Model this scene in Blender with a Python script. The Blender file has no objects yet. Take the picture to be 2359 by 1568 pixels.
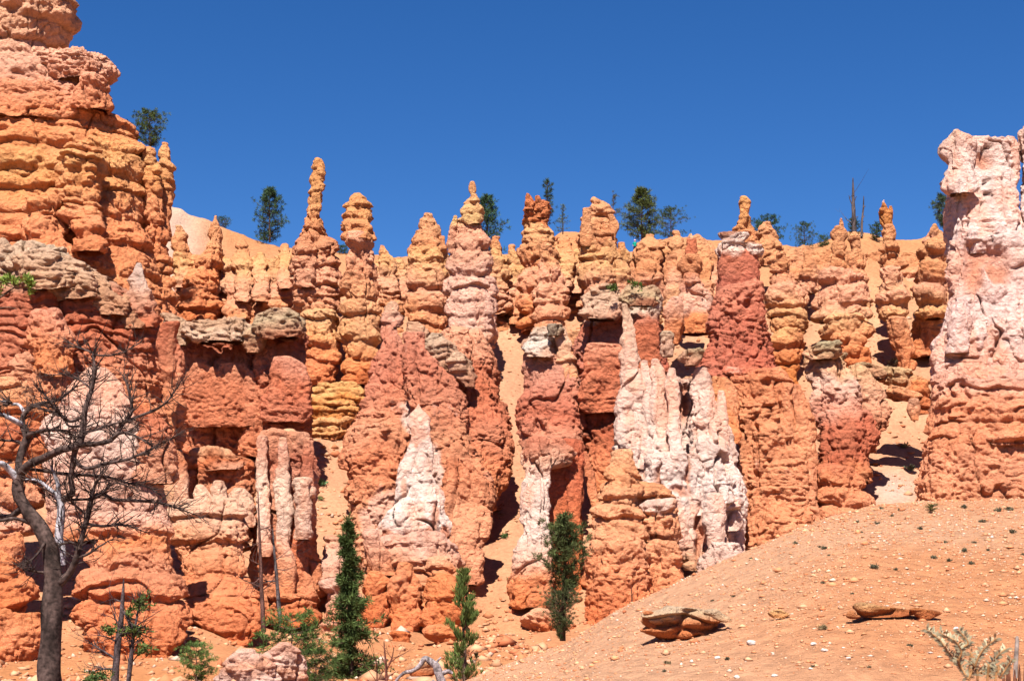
import bpy, math, random
import numpy as np

# ------------------------------------------------------------------ camera, sky, sun, exposure
scene = bpy.context.scene
C = scene.collection
F = 3482.0            # focal length in picture units (picture = 2358 x 1568 units)
U0, H0 = 1179.0, 1300.0   # vertical centre line and eye-level line of the picture
W, H = 2358.0, 1568.0
STEP = 2.2            # mesh resolution of the rocks, in picture units

cam = bpy.data.cameras.new('camera')
cam.sensor_fit = 'HORIZONTAL'
cam.sensor_width = 36.0
cam.lens = 36.0 * F / W
cam.shift_y = (H0 - H / 2) / W
cam.clip_start = 0.1
cam.clip_end = 6000
cam.dof.use_dof = True
cam.dof.focus_distance = 95.0
cam.dof.aperture_fstop = 9.0
cam_o = bpy.data.objects.new('camera', cam)
cam_o.location = (0, 0, 0)
cam_o.rotation_euler = (math.radians(90), 0, 0)
C.objects.link(cam_o)
scene.camera = cam_o

SUN_EL = math.radians(59)
SUN_AZ = math.radians(190)      # clockwise from +Y: behind the camera, to its left
sv = (math.sin(SUN_AZ) * math.cos(SUN_EL), math.cos(SUN_AZ) * math.cos(SUN_EL), math.sin(SUN_EL))
world = bpy.data.worlds.new('World')
scene.world = world
world.use_nodes = True
wn = world.node_tree
for n in list(wn.nodes):
    wn.nodes.remove(n)
wo = wn.nodes.new('ShaderNodeOutputWorld')
bg = wn.nodes.new('ShaderNodeBackground')
sky = wn.nodes.new('ShaderNodeTexSky')
sky.sky_type = 'NISHITA'
sky.sun_disc = False
sky.sun_elevation = SUN_EL
sky.sun_rotation = SUN_AZ
sky.altitude = 2500
sky.air_density = 0.85
sky.dust_density = 0.0
sky.ozone_density = 3.0
hs = wn.nodes.new('ShaderNodeHueSaturation')      # polarised, deep blue air of a high plateau
hs.inputs['Saturation'].default_value = 1.30
hs.inputs['Value'].default_value = 0.74
hs.inputs['Hue'].default_value = 0.508
wn.links.new(sky.outputs[0], hs.inputs['Color'])
wn.links.new(hs.outputs[0], bg.inputs[0])
bg.inputs[1].default_value = 0.07
wn.links.new(bg.outputs[0], wo.inputs[0])

sun = bpy.data.lights.new('sun', 'SUN')
sun.energy = 4.6
sun.angle = math.radians(0.53)
sun.color = (1.0, 0.95, 0.88)
sun_o = bpy.data.objects.new('sun', sun)
C.objects.link(sun_o)
from mathutils import Vector
sun_o.rotation_euler = Vector(sv).to_track_quat('Z', 'Y').to_euler()
sun_o.location = (-60, -60, 120)

scene.view_settings.view_transform = 'Standard'
scene.view_settings.look = 'None'
scene.view_settings.gamma = 1.0
scene.view_settings.exposure = 1.42
scene.view_settings.use_curve_mapping = False

# ------------------------------------------------------------------ helpers
def at(u, v, y):
    return np.array([(u - U0) / F * y, y, (H0 - v) / F * y])

def srgb(c):
    c = np.asarray(c, float) / 255.0
    return np.where(c <= 0.04045, c / 12.92, ((c + 0.055) / 1.055) ** 2.4)

_rng = np.random.default_rng(7)
NT = 64
_tab = _rng.random((NT, NT, NT)).astype(np.float32) * 2 - 1

def noise(p, seed=0):
    """smooth value noise, p (N,3), about -1..1"""
    p = np.asarray(p, np.float32) + np.float32(seed * 7.31 + 100.0)
    f = np.floor(p)
    t = p - f
    i = f.astype(np.int64)
    t = t * t * t * (t * (t * 6 - 15) + 10)
    i0 = i % NT
    i1 = (i + 1) % NT
    x0, y0, z0 = i0[:, 0], i0[:, 1], i0[:, 2]
    x1, y1, z1 = i1[:, 0], i1[:, 1], i1[:, 2]
    tx, ty, tz = t[:, 0], t[:, 1], t[:, 2]
    a = _tab[x0, y0, z0] * (1 - tx) + _tab[x1, y0, z0] * tx
    b = _tab[x0, y1, z0] * (1 - tx) + _tab[x1, y1, z0] * tx
    c = _tab[x0, y0, z1] * (1 - tx) + _tab[x1, y0, z1] * tx
    d = _tab[x0, y1, z1] * (1 - tx) + _tab[x1, y1, z1] * tx
    a = a * (1 - ty) + b * ty
    c = c * (1 - ty) + d * ty
    return a * (1 - tz) + c * tz

_R = np.array([[0.36, 0.48, -0.8], [-0.8, 0.6, 0.0], [0.48, 0.64, 0.6]], np.float32)
def fbm(p, octs=3, seed=0, gain=0.5, lac=2.03):
    s = 0.0
    a = 1.0
    tot = 0.0
    q = np.asarray(p, np.float32)
    for o in range(octs):
        s = s + a * noise(q, seed + o * 3)
        tot += a
        a *= gain
        q = (q @ _R) * lac
    return s / tot

def billow(p, octs=3, seed=0, gain=0.5):
    """pillows parted by sharp creases, 0..1 (1 = top of a pillow)"""
    s = 0.0
    a = 1.0
    tot = 0.0
    q = np.asarray(p, np.float32)
    for o in range(octs):
        s = s + a * np.sqrt(np.abs(noise(q, seed + o * 3)))
        tot += a
        a *= gain
        q = (q @ _R) * 2.03
    return s / tot

_cell = _rng.random((NT, NT, NT, 3)).astype(np.float32)
def knobs(p, seed=0):
    """distance to the nearest scattered point (cell noise): round knobs parted by creases, and how near the crease is"""
    p = np.asarray(p, np.float32) + np.float32(seed * 5.17 + 200.0)
    f = np.floor(p)
    i = f.astype(np.int64)
    t = p - f
    f1 = np.full(len(p), 9, np.float32)
    f2 = np.full(len(p), 9, np.float32)
    for dx in (-1, 0, 1):
        for dy in (-1, 0, 1):
            for dz in (-1, 0, 1):
                c = _cell[(i[:, 0] + dx) % NT, (i[:, 1] + dy) % NT, (i[:, 2] + dz) % NT]
                d = (c[:, 0] + dx - t[:, 0]) ** 2 + (c[:, 1] + dy - t[:, 1]) ** 2 + (c[:, 2] + dz - t[:, 2]) ** 2
                f2 = np.minimum(f2, np.maximum(f1, d))
                f1 = np.minimum(f1, d)
    return np.sqrt(f1), np.sqrt(f2)

def sstep(a, b, x):
    t = np.clip((x - a) / (b - a), 0, 1)
    return t * t * (3 - 2 * t)

# ------------------------------------------------------------------ materials
def new_mat(name):
    m = bpy.data.materials.new(name)
    m.use_nodes = True
    nt = m.node_tree
    b = nt.nodes['Principled BSDF']
    b.inputs['Roughness'].default_value = 0.95
    b.inputs['Specular IOR Level'].default_value = 0.08
    return m, nt, b

def rock_material(name, fine, bumpd, gravel=False):
    m, nt, b = new_mat(name)
    N = nt.nodes.new
    L = nt.links.new
    geo = N('ShaderNodeNewGeometry')
    att = N('ShaderNodeAttribute')
    att.attribute_name = 'Col'
    n1 = N('ShaderNodeTexNoise')
    n1.inputs['Scale'].default_value = fine
    n1.inputs['Detail'].default_value = 8
    n1.inputs['Roughness'].default_value = 0.65
    L(geo.outputs['Position'], n1.inputs['Vector'])
    mr = N('ShaderNodeMapRange')
    mr.inputs['From Min'].default_value = 0.28
    mr.inputs['From Max'].default_value = 0.72
    mr.inputs['To Min'].default_value = 0.72
    mr.inputs['To Max'].default_value = 1.22
    L(n1.outputs['Fac'], mr.inputs['Value'])
    mul = N('ShaderNodeVectorMath')
    mul.operation = 'SCALE'
    L(att.outputs['Color'], mul.inputs[0])
    L(mr.outputs[0], mul.inputs['Scale'])
    col = mul.outputs[0]
    n2 = N('ShaderNodeTexNoise')
    n2.inputs['Scale'].default_value = fine * 2.2
    n2.inputs['Detail'].default_value = 6
    n2.inputs['Roughness'].default_value = 0.7
    L(geo.outputs['Position'], n2.inputs['Vector'])
    vo = N('ShaderNodeTexVoronoi')
    vo.inputs['Scale'].default_value = fine * 1.6
    vo.feature = 'F1'
    wv = N('ShaderNodeVectorMath')
    wv.operation = 'ADD'
    L(geo.outputs['Position'], wv.inputs[0])
    L(n1.outputs['Color'], wv.inputs[1])
    L(wv.outputs[0], vo.inputs['Vector'])
    add = N('ShaderNodeMath')
    add.operation = 'MULTIPLY_ADD'
    L(vo.outputs['Distance'], add.inputs[0])
    add.inputs[1].default_value = -0.6 if not gravel else -0.9
    L(n2.outputs['Fac'], add.inputs[2])
    bp = N('ShaderNodeBump')
    bp.inputs['Strength'].default_value = 0.9
    bp.inputs['Distance'].default_value = bumpd
    L(add.outputs[0], bp.inputs['Height'])
    L(bp.outputs[0], b.inputs['Normal'])
    L(col, b.inputs['Base Color'])
    return m

M_ROCK = rock_material('layered_sandstone', 1.5, 0.50)
M_SAND = rock_material('loose_scree', 2.6, 0.10, True)

def attr_material(name, rough=0.8, scale=6.0, lo=0.75, hi=1.2, transl=0.0):
    m, nt, b = new_mat(name)
    N = nt.nodes.new
    L = nt.links.new
    b.inputs['Roughness'].default_value = rough
    att = N('ShaderNodeAttribute')
    att.attribute_name = 'Col'
    n1 = N('ShaderNodeTexNoise')
    n1.inputs['Scale'].default_value = scale
    n1.inputs['Detail'].default_value = 5
    geo = N('ShaderNodeNewGeometry')
    L(geo.outputs['Position'], n1.inputs['Vector'])
    mr = N('ShaderNodeMapRange')
    mr.inputs['From Min'].default_value = 0.3
    mr.inputs['From Max'].default_value = 0.7
    mr.inputs['To Min'].default_value = lo
    mr.inputs['To Max'].default_value = hi
    L(n1.outputs['Fac'], mr.inputs['Value'])
    mul = N('ShaderNodeVectorMath')
    mul.operation = 'SCALE'
    L(att.outputs['Color'], mul.inputs[0])
    L(mr.outputs[0], mul.inputs['Scale'])
    L(mul.outputs[0], b.inputs['Base Color'])
    bp = N('ShaderNodeBump')
    bp.inputs['Strength'].default_value = 0.5
    bp.inputs['Distance'].default_value = 0.02
    L(n1.outputs['Fac'], bp.inputs['Height'])
    L(bp.outputs[0], b.inputs['Normal'])
    return m

M_WOOD = attr_material('weathered_bark', 0.85, 16.0, 0.4, 1.6)
M_NEEDLE = attr_material('needles', 0.7, 1.5, 0.75, 1.25)
M_CLOTH = attr_material('cloth', 0.9, 20, 0.9, 1.1)

# ------------------------------------------------------------------ linking
def link_mesh(name, verts, faces, mat, cols=None, origin=(0, 0, 0), parent=None, smooth=True):
    origin = np.asarray(origin, float)
    verts = np.asarray(verts, float) - origin
    me = bpy.data.meshes.new(name)
    n = len(verts)
    me.vertices.add(n)
    me.vertices.foreach_set('co', verts.astype(np.float32).ravel())
    if isinstance(faces, np.ndarray):
        k = faces.shape[1]
        me.loops.add(faces.size)
        me.loops.foreach_set('vertex_index', faces.astype(np.int32).ravel())
        me.polygons.add(len(faces))
        me.polygons.foreach_set('loop_start', np.arange(0, faces.size, k, dtype=np.int32))
    else:
        tot = np.array([len(f) for f in faces], np.int32)
        flat = np.concatenate([np.asarray(f, np.int32) for f in faces])
        me.loops.add(len(flat))
        me.loops.foreach_set('vertex_index', flat)
        me.polygons.add(len(tot))
        me.polygons.foreach_set('loop_start', np.concatenate([[0], np.cumsum(tot)[:-1]]).astype(np.int32))
    if cols is not None:
        a = me.attributes.new('Col', 'FLOAT_COLOR', 'POINT')
        cc = np.ones((n, 4), np.float32)
        cc[:, :3] = cols
        a.data.foreach_set('color', cc.ravel())
    me.materials.append(mat)
    me.update(calc_edges=True)
    me.validate()
    if smooth:
        me.polygons.foreach_set('use_smooth', np.ones(len(me.polygons), bool))
    o = bpy.data.objects.new(name, me)
    C.objects.link(o)
    if parent is None:
        o.location = origin
    else:
        o.parent = parent
        o.location = origin - np.array(parent.location)
    return o

def tag(o, label=None, cat=None, group=None, kind=None):
    if label: o['label'] = label
    if cat: o['category'] = cat
    if group: o['group'] = group
    if kind: o['kind'] = kind
    return o

def empty(name, loc, label, cat, group=None):
    if len(label.split()) > 16: print('LONG', len(label.split()), label)
    o = bpy.data.objects.new(name, None)
    o.location = loc
    o.empty_display_size = 0.5
    C.objects.link(o)
    return tag(o, label, cat, group)

# ------------------------------------------------------------------ terrain
T_Y = np.array([-400, -30, 0, 24, 60, 80, 95, 106, 128, 148, 167, 176], float)
T_Z = np.array([6, -1.4, -1.62, -2.75, -5.2, -5.5, -5.46, -4.57, 2.6, 12.75, 25.0, 30.8], float)
T_Y2 = np.array([-400, -30, 0, 24, 60, 78, 84, 92, 100, 115, 130, 150, 167, 176], float)
T_Z2 = np.array([6, -1.4, -1.62, -2.75, -5.2, -5.4, -5.0, -4.2, -3.6, -1.2, 3.4, 14, 25, 30.8], float)
RIDGE_U = np.array([-800, 0, 300, 400, 470, 560, 650, 800, 940, 1100, 1180, 1240, 1290, 1345, 1400, 1445, 1470, 1505, 1560, 1620, 1740, 1850, 1960, 2000, 2050, 2130, 2180, 2400, 3200], float)
RIDGE_V = np.array([440, 440, 450, 484, 504, 536, 572, 585, 597, 590, 580, 562, 532, 531, 560, 571, 569, 546, 545, 556, 566, 568, 536, 541, 551, 546, 532, 520, 560], float)
MU = np.array([-2000, 600, 900, 1100, 1200, 1300, 1345, 1450, 1590, 1710, 1880, 2000, 2110, 2358, 3500], float)
MV = np.array([1900, 1760, 1640, 1566, 1520, 1482, 1452, 1392, 1327, 1272, 1202, 1168, 1157, 1150, 1150], float)
MYC = np.array([26, 26, 28, 31, 32.5, 34, 34.5, 36, 37.5, 38.5, 39.5, 40, 41, 42, 44], float)
YRIM = 190.0
def terrain(X, Y, detail=True):
    X = np.asarray(X, float); Y = np.asarray(Y, float)
    uu = U0 + F * X / np.maximum(np.abs(Y), 8.0) * np.where(Y < 0, 1, 1)
    ur = U0 + F * X / YRIM
    z = np.interp(Y, T_Y, T_Z)
    wl = 1 - sstep(430, 600, uu)
    z = z * (1 - wl) + wl * np.interp(Y, T_Y2, T_Z2)
    zr = (H0 - np.interp(ur, RIDGE_U, RIDGE_V)) / F * YRIM
    t = np.clip((Y - 167) / (YRIM - 167), 0, 1)
    tt = np.where(t < 1, t + 0.10 * np.sin(t * math.pi), 1)
    zt = 25.0 + (zr - 25.0) * tt
    z = np.where(Y > 167, zt, z)
    z = np.where(Y > YRIM, zr - 0.06 * (Y - YRIM) - 4 * sstep(0, 60, Y - YRIM), z)
    far = sstep(700, 1800, np.hypot(X, Y))
    z = z * (1 - far) + (-5.0) * far
    P = np.stack([X, Y, np.zeros_like(X)], -1)
    slope = sstep(95, 130, Y) * (1 - sstep(195, 260, Y))
    if detail:
        g = noise(P * np.array([0.14, 0.035, 1]), 3)
        z = z + slope * (0.9 * g + 0.5 * fbm(P * 0.25, 3, 5)) * (1 - 0.7 * sstep(170, 190, Y))
        z = z + slope * 0.16 * fbm(P * 1.1, 3, 9) + sstep(78, 110, Y) * (1 - sstep(195, 260, Y)) * 0.28 * noise(P * np.array([0.55, 0.07, 1]), 10)
        z = z + 0.35 * fbm(P * 0.08, 2, 12) * sstep(40, 70, Y)
    # gravel mound in front, on the right
    vc = np.interp(uu, MU, MV); yc = np.interp(uu, MU, MYC)
    zc = (H0 - vc) / F * yc
    s = np.clip((Y - 20) / (yc - 20), 0, 1)
    z0 = -1.75
    zm = z0 + (zc - z0) * (1 - (1 - s) ** 1.45)
    zm = np.where(Y > yc, zc - 0.02 * (Y - yc) - 0.035 * (Y - yc) ** 2, zm)
    zm = np.where(Y < 20, -99, zm)
    zm = np.where(Y > 75, -99, zm)
    mound = zm > z
    z = np.where(mound, zm, z)
    if detail:
        near = (Y > 8) & (Y < 80)
        z = z + np.where(near, 0.10 * fbm(P * 0.45, 3, 21) + 0.035 * fbm(P * 2.6, 3, 25), 0)
    return z, mound

def tz(x, y):
    return float(terrain(np.array([x]), np.array([y]))[0][0])

def sample(stops, v):
    vs = np.array([s[0] for s in stops], float)
    cs = np.array([srgb(s[1]) for s in stops])
    return np.stack([np.interp(v, vs, cs[:, k]) for k in range(3)], -1)

KALB = 0.74
def build_ground():
    # fan of rays, dense in front, plus coarse ones all round
    a = np.concatenate([np.linspace(-0.46, 0.46, 900), [0.5, 0.56, 0.64, 0.75, 0.9, 1.1, 1.35, 1.57, 1.9, 2.3, 2.7, 3.14, -2.7, -2.3, -1.9, -1.57, -1.35, -1.1, -0.9, -0.75, -0.64, -0.56, -0.5]])
    r = np.concatenate([[0.0, 2, 4, 6, 9, 12, 15, 18], np.linspace(20, 46, 330), np.linspace(46.4, 110, 150)[0:], np.linspace(110.35, 205, 300), [210, 220, 235, 260, 300, 380, 500, 700, 1000, 1500, 2500, 4000]])
    A, R_ = np.meshgrid(a, r, indexing='xy')
    X = np.sin(A) * R_; 
    # rows follow constant distance along the view axis in front, circles elsewhere
    fr = np.abs(A) < 0.5
    Y = np.where(fr, R_, np.cos(A) * R_)
    X = np.where(fr, np.tan(A) * R_, X)
    sh = X.shape
    X = X.ravel(); Y = Y.ravel()
    Z, mound = terrain(X, Y)
    P = np.stack([X, Y, Z], -1)
    n = len(P)
    # colours
    v = H0 - F * Z / np.maximum(Y, 5)
    u = U0 + F * X / np.maximum(Y, 5)
    base = sample([(440, (236, 178, 120)), (560, (228, 158, 108)), (640, (230, 164, 118)), (760, (232, 172, 132)), (1100, (234, 170, 130)), (1300, (236, 172, 130)), (1450, (236, 165, 118)), (1560, (238, 160, 105))], v + 25 * fbm(P * 0.1, 2, 31))
    pale = np.exp(-((u - 405) / 70) ** 2) * (Y > 168) * 0.75
    pale = np.maximum(pale, np.exp(-((u - 2055) / 60) ** 2 - ((v - 1130) / 45) ** 2) * 0.9 * (Y > 60))
    pale = np.maximum(pale, np.exp(-((u - 1590) / 60) ** 2 - ((v - 1310) / 30) ** 2) * 0.8 * (Y > 60))
    pc = srgb((240, 205, 185))
    base = base * (1 - pale[:, None]) + pc * pale[:, None]
    g1 = fbm(P * np.array([0.35, 0.12, 0.2]), 3, 41)[:, None]
    base = base * (1 + 0.14 * g1) + srgb((238, 190, 150)) * np.clip(g1, 0, 1) * 0.15
    mo = (Y > 18) & (Y < 60)
    mcol = 1.08 * srgb((240, 182, 142)) * (1 + 0.10 * fbm(P * 0.22, 3, 51)[:, None])
    orange = np.clip(fbm(P * 0.13, 2, 57)[:, None] * 1.6 + 0.45 * np.clip((u[:, None] - 1600) / 500, -1, 1), 0, 1)
    mcol = mcol * (1 - 0.8 * orange) + 1.1 * srgb((232, 156, 106)) * 0.8 * orange
    fl = noise(P * 9.0, 61)[:, None]
    mcol = mcol * (1 + 0.10 * fl)
    base = np.where(mo[:, None], mcol, base)
    nr, nc = sh
    i = np.arange(nr - 1)[:, None] * nc
    j = np.arange(nc)[None, :]
    # order of angles: -0.46..0.46, then round the back to -0.5: closes on itself
    q = np.stack([i + j, i + (j + 1) % nc, i + nc + (j + 1) % nc, i + nc + j], -1).reshape(-1, 4)
    o = link_mesh('ground', P, q, M_SAND, base * 0.47)
    tag(o, kind='structure')
build_ground()

# ------------------------------------------------------------------ rock generator
T_V = np.array([440, 560, 780, 1000, 1230, 1450, 1500, 1540, 1568, 1640], float)
T_YV = np.array([200, 190, 167, 148, 128, 106, 95, 80, 72, 60], float)
def yt(v):
    """distance of the bare slope seen at picture height v"""
    return float(np.interp(v, T_V, T_YV))

def make_beds(seed, lo, hi):
    r = random.Random(seed)
    z = [-14.0]
    while z[-1] < 70:
        z.append(z[-1] + r.uniform(lo, hi) * (0.6 if r.random() < 0.3 else 1))
    return np.array(z), np.array([r.uniform(0.35, 1.0) for _ in z])
BEDS = {'crisp': make_beds(9, 0.22, 0.85), 'thick': make_beds(1, 1.3, 3.2), 'mid': make_beds(2, 0.8, 2.0), 'thin': make_beds(3, 0.35, 0.9), 'fine': make_beds(4, 0.2, 0.5)}

#            beds   L     lump  lf    flute ff   fine
STY = {
    # hoodoo pillows, big beds, knobbly yellow tops, dark walls, white ribs, caprock, orange blocks, smooth, small rocks
    'H': dict(beds='thick', L=1.0, A=0.46, lf=0.42, kz=0.9, Fl=0.10, ff=0.6, fine=0.17, Lt=0.16, ck=0.40, g=0.26, h=0.55),
    'T': dict(beds='thick', L=1.15, A=0.62, lf=0.34, kz=1.0, Fl=0.20, ff=0.45, fine=0.20, Lt=0.22, ck=0.45, g=0.30, h=0.6),
    'Y': dict(beds='mid', L=0.46, A=0.58, lf=0.62, kz=1.0, Fl=0.10, ff=0.7, fine=0.17, Lt=0.16, ck=0.35, g=0.34, h=0.6),
    'W': dict(beds='thin', L=0.07, A=0.26, lf=0.34, kz=0.55, Fl=0.72, ff=0.45, fine=0.24, Lt=0.18, ck=0.65, g=0.26, h=0.75),
    'S': dict(beds='mid', L=0.08, A=0.22, lf=0.50, kz=0.42, Fl=0.62, ff=0.55, fine=0.15, Lt=0.12, ck=0.85, g=0.30, h=0.5),
    'C': dict(beds='thin', L=0.25, A=0.42, lf=0.70, kz=0.9, Fl=0.20, ff=1.0, fine=0.22, Lt=0.40, ck=0.6, g=0.42, h=0.7, jit=0.08, plan=0.30),
    'O': dict(beds='thick', L=0.70, A=0.36, lf=0.38, kz=0.8, Fl=0.20, ff=0.45, fine=0.20, Lt=0.18, ck=0.55, g=0.26, h=0.7),
    'D': dict(beds='mid', L=0.02, A=0.06, lf=0.5, kz=1.0, Fl=0.0, ff=0.5, fine=0.06, Lt=0.03, ck=0.03, g=0.4, h=0.5, jit=0.03, plan=0.08),
    'B': dict(beds='fine', L=0.12, A=0.14, lf=1.3, kz=1.2, Fl=0.05, ff=1.2, fine=0.06, Lt=0.05, ck=0.05, g=0.42, h=0.75),
}

def lobe(keys, Y, k=0.8, n=2.3, sty='H', pal=None, seed=0, lean=0.0, bmax=9.0, dome=0.45, amp=1.0, dents=(), wash=(), lfs=1.0, step=None, **ov):
    """one weathered rock mass. keys: (v, uL, uR) from top to foot; Y: distance of its front at the foot"""
    st = dict(STY[sty]); st.update(ov)
    step = step or STEP
    kv = np.array([q[0] for q in keys], float)
    kl = np.array([q[1] for q in keys], float)
    kr = np.array([q[2] for q in keys], float)
    v0, v1 = kv[0], kv[-1]
    rows = max(6, int((v1 - v0) / step))
    v = np.linspace(v0, v1, rows)
    uL = np.interp(v, kv, kl); uR = np.interp(v, kv, kr)
    wv = float(np.median(kr - kl))
    jt = np.stack([v / max(14.0, 0.38 * min(wv, 160)), np.full(rows, seed * 3.3), np.zeros(rows)], -1)
    jamp = st.get('jit', 0.085) * min(wv, 110) * amp
    uL = uL + jamp * noise(jt, 3); uR = uR + jamp * noise(jt + 31.7, 4)
    bad = uR - uL < 3
    uR[bad] = uL[bad] + 3
    # soften the corners of the traced profile
    ker = np.array([1, 2, 3, 2, 1.]) / 9
    if rows > 12:
        uL[2:-2] = np.convolve(uL, ker, 'valid'); uR[2:-2] = np.convolve(uR, ker, 'valid')
    yf = Y + lean * (v1 - v) / max(v1 - v0, 1)
    foot = np.clip((v - (v1 - 16)) / 16, 0, 1)
    shrink = (1 - 0.30 * foot ** 2) * (uR - uL) / 2
    mid = (uR + uL) / 2
    uL, uR = mid - shrink, mid + shrink
    hw_px = (uR - uL) / 2
    a0 = hw_px / F * yf
    b0 = np.minimum(a0 * k, bmax)
    yc = yf + b0
    # the outline seen from the valley: the side turned to us reaches further back than the other
    inn = 1.0 + 0.15 * min(max(n - 2, 0), 2)
    xR = (uR - U0) / F * (yf + b0 * np.where(uR < U0, inn, 0.6))
    xL = (uL - U0) / F * (yf + b0 * np.where(uL > U0, inn, 0.6))
    bad = xR - xL < 0.05
    xR = np.where(bad, xL + 0.05, xR)
    cx = (xL + xR) / 2
    a = (xR - xL) / 2
    b = b0
    z = (H0 - v) / F * (yf + 0.3 * b0)
    # dome over the top
    nd = max(3, int(min(a[0], b[0]) / (step / F * Y) * 0.9))
    nd = min(nd, 60)
    hgt = dome * min(a[0], b[0], 2.5)
    ph = np.linspace(math.pi / 2, 0, nd, endpoint=False)
    co, si = np.cos(ph), np.sin(ph)
    co = np.maximum(co, 0.002)
    cx = np.concatenate([np.full(nd, cx[0]), cx]); yc = np.concatenate([np.full(nd, yc[0]), yc])
    a = np.concatenate([a[0] * co, a]); b = np.concatenate([b[0] * co, b])
    z = np.concatenate([z[0] + hgt * si, z])
    up = np.concatenate([si, np.zeros(rows)])
    vv = np.concatenate([np.full(nd, v0) - hgt * si * F / Y, v])
    nr = nd + rows
    # angles: dense on the half that faces the valley
    amax = np.max(a); bm = np.max(b)
    front = math.pi * (amax + bm) / 2 * 1.15
    nf = int(np.clip(front / (step / F * Y), 16, 1400))
    nb = max(8, nf // 6)
    th = np.concatenate([np.linspace(-math.pi * 1.06, math.pi * 0.06, nf, endpoint=False), np.linspace(math.pi * 0.06, math.pi * 0.94, nb, endpoint=False)])
    ct, stt = np.cos(th), np.sin(th)
    ex = 2.0 / n
    sx = np.sign(ct) * np.abs(ct) ** ex
    sy = np.sign(stt) * np.abs(stt) ** ex
    X = cx[:, None] + a[:, None] * sx
    Yy = yc[:, None] + b[:, None] * sy
    Z = np.repeat(z[:, None], len(th), 1)
    nx = np.sign(ct) * np.abs(sx) ** (n - 1) / np.maximum(a[:, None], 1e-3)
    ny = np.sign(stt) * np.abs(sy) ** (n - 1) / np.maximum(b[:, None], 1e-3)
    ln = np.sqrt(nx * nx + ny * ny) + 1e-9
    nx, ny = nx / ln, ny / ln
    upm = up[:, None]
    cosu = np.sqrt(1 - np.minimum(upm, 1) ** 2)
    Nn = np.stack([nx * cosu, ny * cosu, np.repeat(upm, len(th), 1)], -1).reshape(-1, 3)
    P = np.stack([X, Yy, Z], -1).reshape(-1, 3)
    Q = P + np.array([seed * 13.7, seed * 5.1, 0])
    rad = np.repeat(np.minimum(a, b * 1.6)[:, None], len(th), 1).ravel()
    # beds
    zb, sb = BEDS[st['beds']]
    zz = P[:, 2] + 0.55 * noise(Q * 0.11, 1) + 0.22 * noise(Q * 0.45, 2) + 0.08 * noise(Q * 1.6, 4) + (seed % 5) * 0.0
    idx = np.clip(np.searchsorted(zb, zz) - 1, 0, len(zb) - 2)
    t = (zz - zb[idx]) / (zb[idx + 1] - zb[idx])
    prof = sstep(0.0, 0.30, t) * np.sqrt(np.clip(1 - (np.clip(t - 0.25, 0, 1) / 0.80) ** 2, 0, 1))
    lat = noise(np.stack([Q[:, 0] * 0.35, Q[:, 1] * 0.35, idx * 0.45], -1), 6)
    D = st['L'] * (prof * np.clip(sb[idx] + 0.45 * lat, 0.0, 1.3) - 0.40)
    # lumps
    lf = st['lf'] * lfs
    Qw = Q + 0.35 / lf * np.stack([noise(Q * lf * 0.9, 71), noise(Q * lf * 0.9, 72), noise(Q * lf * 0.9, 73)], -1)
    k1, k2 = knobs(Qw * np.array([lf, lf, lf * st['kz']]), 11)
    D = D + st['A'] * (np.minimum(0.50 - k1, 0.16) * 1.7 + 0.03 + 0.35 * (np.minimum(k2 - k1, 0.25) / 0.25 - 0.7))
    g1, g2 = knobs(Qw * np.array([lf, lf, lf * st['kz']]) * 2.9, 12)
    D = D + st['A'] * st['g'] * (np.minimum(0.50 - g1, 0.18) * 1.8 + 0.03)
    D = D + st['A'] * 0.8 * fbm(Q * lf * 0.45, 2, 15)
    # plan that is not a circle: buttresses and hollows running up the face
    pf = 0.8 / max(0.6, min(4.0, float(np.median(rad))))
    D = D + st.get('plan', 0.24) * np.minimum(rad, 4.0) * noise(Q * np.array([pf, pf, pf * 0.25]), 75)
    # thin hard and soft bands with sharp edges
    zc_, hc_ = BEDS['crisp']
    ic = np.clip(np.searchsorted(zc_, zz) - 1, 1, len(zc_) - 2)
    tc = (zz - zc_[ic]) / (zc_[ic + 1] - zc_[ic])
    wc = sstep(0.0, 0.16, tc)
    hd = hc_[ic - 1] * (1 - wc) + hc_[ic] * wc
    D = D + st.get('Lt', 0.36) * (hd - 0.66) * np.clip(0.75 + 1.1 * noise(Q * np.array([0.3, 0.3, 0.5]), 101), 0, 1.6)
    # upright cracks
    ck = noise(Q * np.array([0.42, 0.42, 0.06]), 103) + 0.18 * noise(Q * 0.9, 104)
    D = D - st.get('ck', 0.40) * np.exp(-(ck / 0.045) ** 2) * sstep(-0.25, 0.2, noise(Q * 0.17, 105))
    ck = noise(Q * np.array([1.0, 1.0, 0.16]), 106) + 0.15 * noise(Q * 1.9, 107)
    D = D - 0.45 * st.get('ck', 0.40) * np.exp(-(ck / 0.06) ** 2) * sstep(-0.1, 0.3, noise(Q * 0.3, 108))
    # runnels down the face
    ff = st['ff']
    if st['Fl'] > 0:
        D = D + st['Fl'] * (1.3 * np.abs(fbm(Q * np.array([ff, ff, ff * 0.13]), 2, 17)) ** 0.6 - 0.55)
    D = D + st['fine'] * fbm(Q * 1.9, 3, 19, 0.6)
    D = D + st['fine'] * 0.55 * fbm(Q * 4.6, 2, 121, 0.6)
    h1, h2 = knobs(Qw * np.array([1.9, 1.9, 1.9 * max(0.7, st['kz'])]) + 0.2 * D[:, None], 13)
    D = D + st['fine'] * st['h'] * (np.minimum(0.5 - h1, 0.2) * 2.0)
    D = D + st['fine'] * 0.9 * (billow(Q * np.array([1.5, 1.5, 2.2]), 2, 23) - 0.5)
    D = D - D.mean() + 0.10 * D.std()
    D = D * amp * np.clip(rad / 1.4, 0.10, 1.0)
    alc = np.zeros(len(P))
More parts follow.
